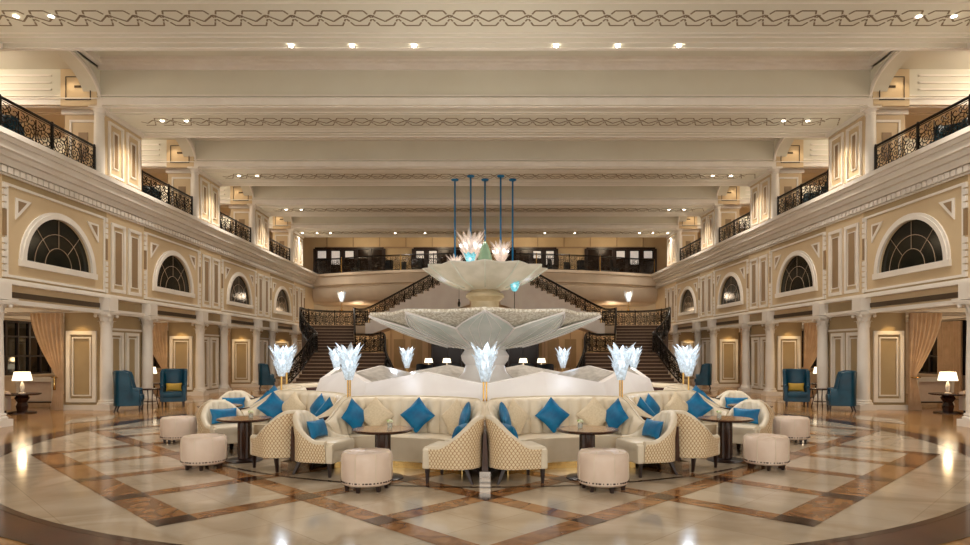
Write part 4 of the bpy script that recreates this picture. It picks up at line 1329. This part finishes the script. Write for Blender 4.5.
for s in (-1, 1):
    for i, k in enumerate((0, 1, 2, 3)):
        o = inst(curtain, (s*(XW+2.12), PC(k)-1.2, 0), 0, 'peach tied-back curtain of the %s bay, %s arcade' % (ORD[i], SIDE[s]), 'arcade curtains')
        if s > 0: o.rotation_euler = (0, 0, PI); o.location.y -= .05
    # straight drape by the lounge window
b = MB(); b.grid(lambda u, v: (-.08*math.cos(u*PI*18)*.6, (u-.5)*1.2, 2.8*(1-v)+.02), 80, 2)
o = b.build('window_curtain', M['curtain'], smooth=True); o.location = (17.0, 23.2, 0); tag(o, 'straight taupe curtain hanging beside the right lounge window', 'curtain')

# ------------------------------------------------------------------ far dining area and gallery seats
def dining_chair():
    r = empty('dining_chair'); r['category'] = 'chair'
    b = MB(); b.grid(lambda u, v: ((u-.5)*.5, .22+.06*v - .05*(1-(2*u-1)**2)*0 - .08*abs(2*u-1)**2, .42+.62*v - .05*abs(2*u-1)**3*v), 8, 6)
    b.grid(lambda u, v: ((u-.5)*.5, .28+.06*v - .08*abs(2*u-1)**2, .42+.62*v - .05*abs(2*u-1)**3*v), 8, 6)
    b.box(-.24, .24, .2, .3, .4, .5)
    b.build('backrest', M['teal_dark'], r, 'auto')
    b = MB(); cushion(b, [(-.25, -.25), (.25, -.25), (.25, .25), (-.25, .25)], .38, .48); b.build('seat', M['teal_dark'], r, 'auto')
    for x, y in ((-.21, -.21), (.21, -.21), (-.21, .21), (.21, .21)): leg(x, y, .4, .022, .016).build('leg', M['espresso'], r)
    return r
for s in (-1, 1):
    for i, (x, y, rz) in enumerate(((3.7, 35.6, .3), (2.5, 36.0, -.2), (3.0, 33.8, 3.3), (1.7, 35.6, .1))):
        inst(dining_chair, (s*x, y, 0), s*rz, 'navy chair under the balcony %s of the fountain, %s from outside' % (SIDE[s], ['first', 'third', 'second and nearer', 'fourth'][i]), 'navy dining chairs')
    r = empty('dining_table', (s*2.6, 34.9, 0)); tag(r, 'long dark dining table under the back balcony, %s of the fountain' % SIDE[s], 'table')
    b = MB(); b.box(-1.1, 1.1, -.4, .4, .7, .75); b.build('tabletop', M['wood'], r)
    for x in (-1, 1):
        for y in (-.32, .32): leg(x, y, .7, .035, .03).build('leg', M['wood'], r)
    for j, x in enumerate((-.5, .5)):
        inst(table_lamp, (s*2.6+x, 34.9, .75), 0, 'lit lamp on the long dining table %s of the fountain, %s one' % (SIDE[s], ('outer' if x*s > 0 else 'inner')), 'table lamps')
    for i, (x, y) in enumerate(((6.3, 41.6), (5.6, 42.4), (4.4, 41.2), (8.6, 41.9))):
        o = inst(dining_chair, (s*x, y, 6.72), s*(.5*i), 'navy chair on the back balcony %s side, %s' % (SIDE[s], ['before the tan wall', 'against the tan wall', 'by the inner door', 'by the outer door'][i]), 'navy dining chairs')
    for i, (x, y) in enumerate(((12.5, 15.6), (12.4, 16.9), (12.4, 23.2), (12.5, 24.2), (12.4, 29.2))):
        o = inst(wing_chair, (s*x, y, 6.70), (PI/2 if s < 0 else -PI/2) + .8*(i % 2) - .3, 'dark teal armchair behind the %s gallery railing, %s from the camera' % (SIDE[s], ORD[i]), 'armchairs in the galleries')
    # glass lamp at the landing rail
    r = inst(flower_lamp, (s*8.42, 37.28, 4.12), 0, 'lit glass flower lamp on the landing of the %s staircase' % SIDE[s], 'landing lamps')
    r.scale = (1.35, 1.35, 1.12)
    light('POINT', (s*8.42, 37.0, 4.95), 25, (255, 225, 190), .15)

# ------------------------------------------------------------------ lights in galleries, lounges and under the balcony
for s in (-1, 1):
    for k in range(-1, 4):
        p = PC(k)
        # wash on pier faces from recessed lights in the soffits
        light('SPOT', (s*(XW+.68), p-1.45, 2.84), 34, (255, 214, 150), .04, 75, .5, (s*(XW+.68), p-1.1, .3))
        light('SPOT', (s*(XW+.78), p-1.85, 9.85), 22, (255, 228, 190), .05, 80, .5, (s*(XW+.78), p-1.42, 8.3))
        light('POINT', (s*14.6, BC(k), 2.5), 45, (255, 226, 188), .4)
        light('POINT', (s*14.6, BC(k), 9.2), 150, (255, 240, 220), .4)
        light('SPOT', (s*(XW-1.0), p, 8.8), 130, (255, 226, 180), .08, 70, .7, (s*(XW+.3), p, 6.0))
light('SPOT', (0, CY, 4.25), 260, (255, 246, 232), .3, 170, 1, (0, CY+3, 10))  # added uplight over the fountain, no fixture, to brighten the ceiling
for x in (-8.5, -3, 3, 8.5):
    light('POINT', (x, 42.3, 4.3), 70, (255, 222, 182), .4)
    light('POINT', (x, 42.6, 9.2), 60, (255, 228, 190), .3)

# ------------------------------------------------------------------ world, camera
w = bpy.data.worlds.new('World'); bpy.context.scene.world = w; w.use_nodes = True
bg = w.node_tree.nodes['Background']; bg.inputs[0].default_value = lin((255, 250, 240)); bg.inputs[1].default_value = 2.1
cam = bpy.data.cameras.new('camera'); co = bpy.data.objects.new('camera', cam); C.objects.link(co)
co.location = (0, 0, 1.7); co.rotation_euler = (PI/2, 0, 0)
cam.sensor_width = 36; cam.lens = F/970*36; cam.shift_y = 79.5/970; cam.clip_end = 200
bpy.context.scene.camera = co
sc = bpy.context.scene
sc.view_settings.view_transform = 'Standard'; sc.view_settings.look = 'None'; sc.view_settings.gamma = 1
sc.view_settings.exposure = -0.06
sc.cycles.use_denoising = True
sc.cycles.max_bounces = 8; sc.cycles.diffuse_bounces = 5; sc.cycles.glossy_bounces = 4; sc.cycles.transparent_max_bounces = 16
sc.cycles.sample_clamp_indirect = 6
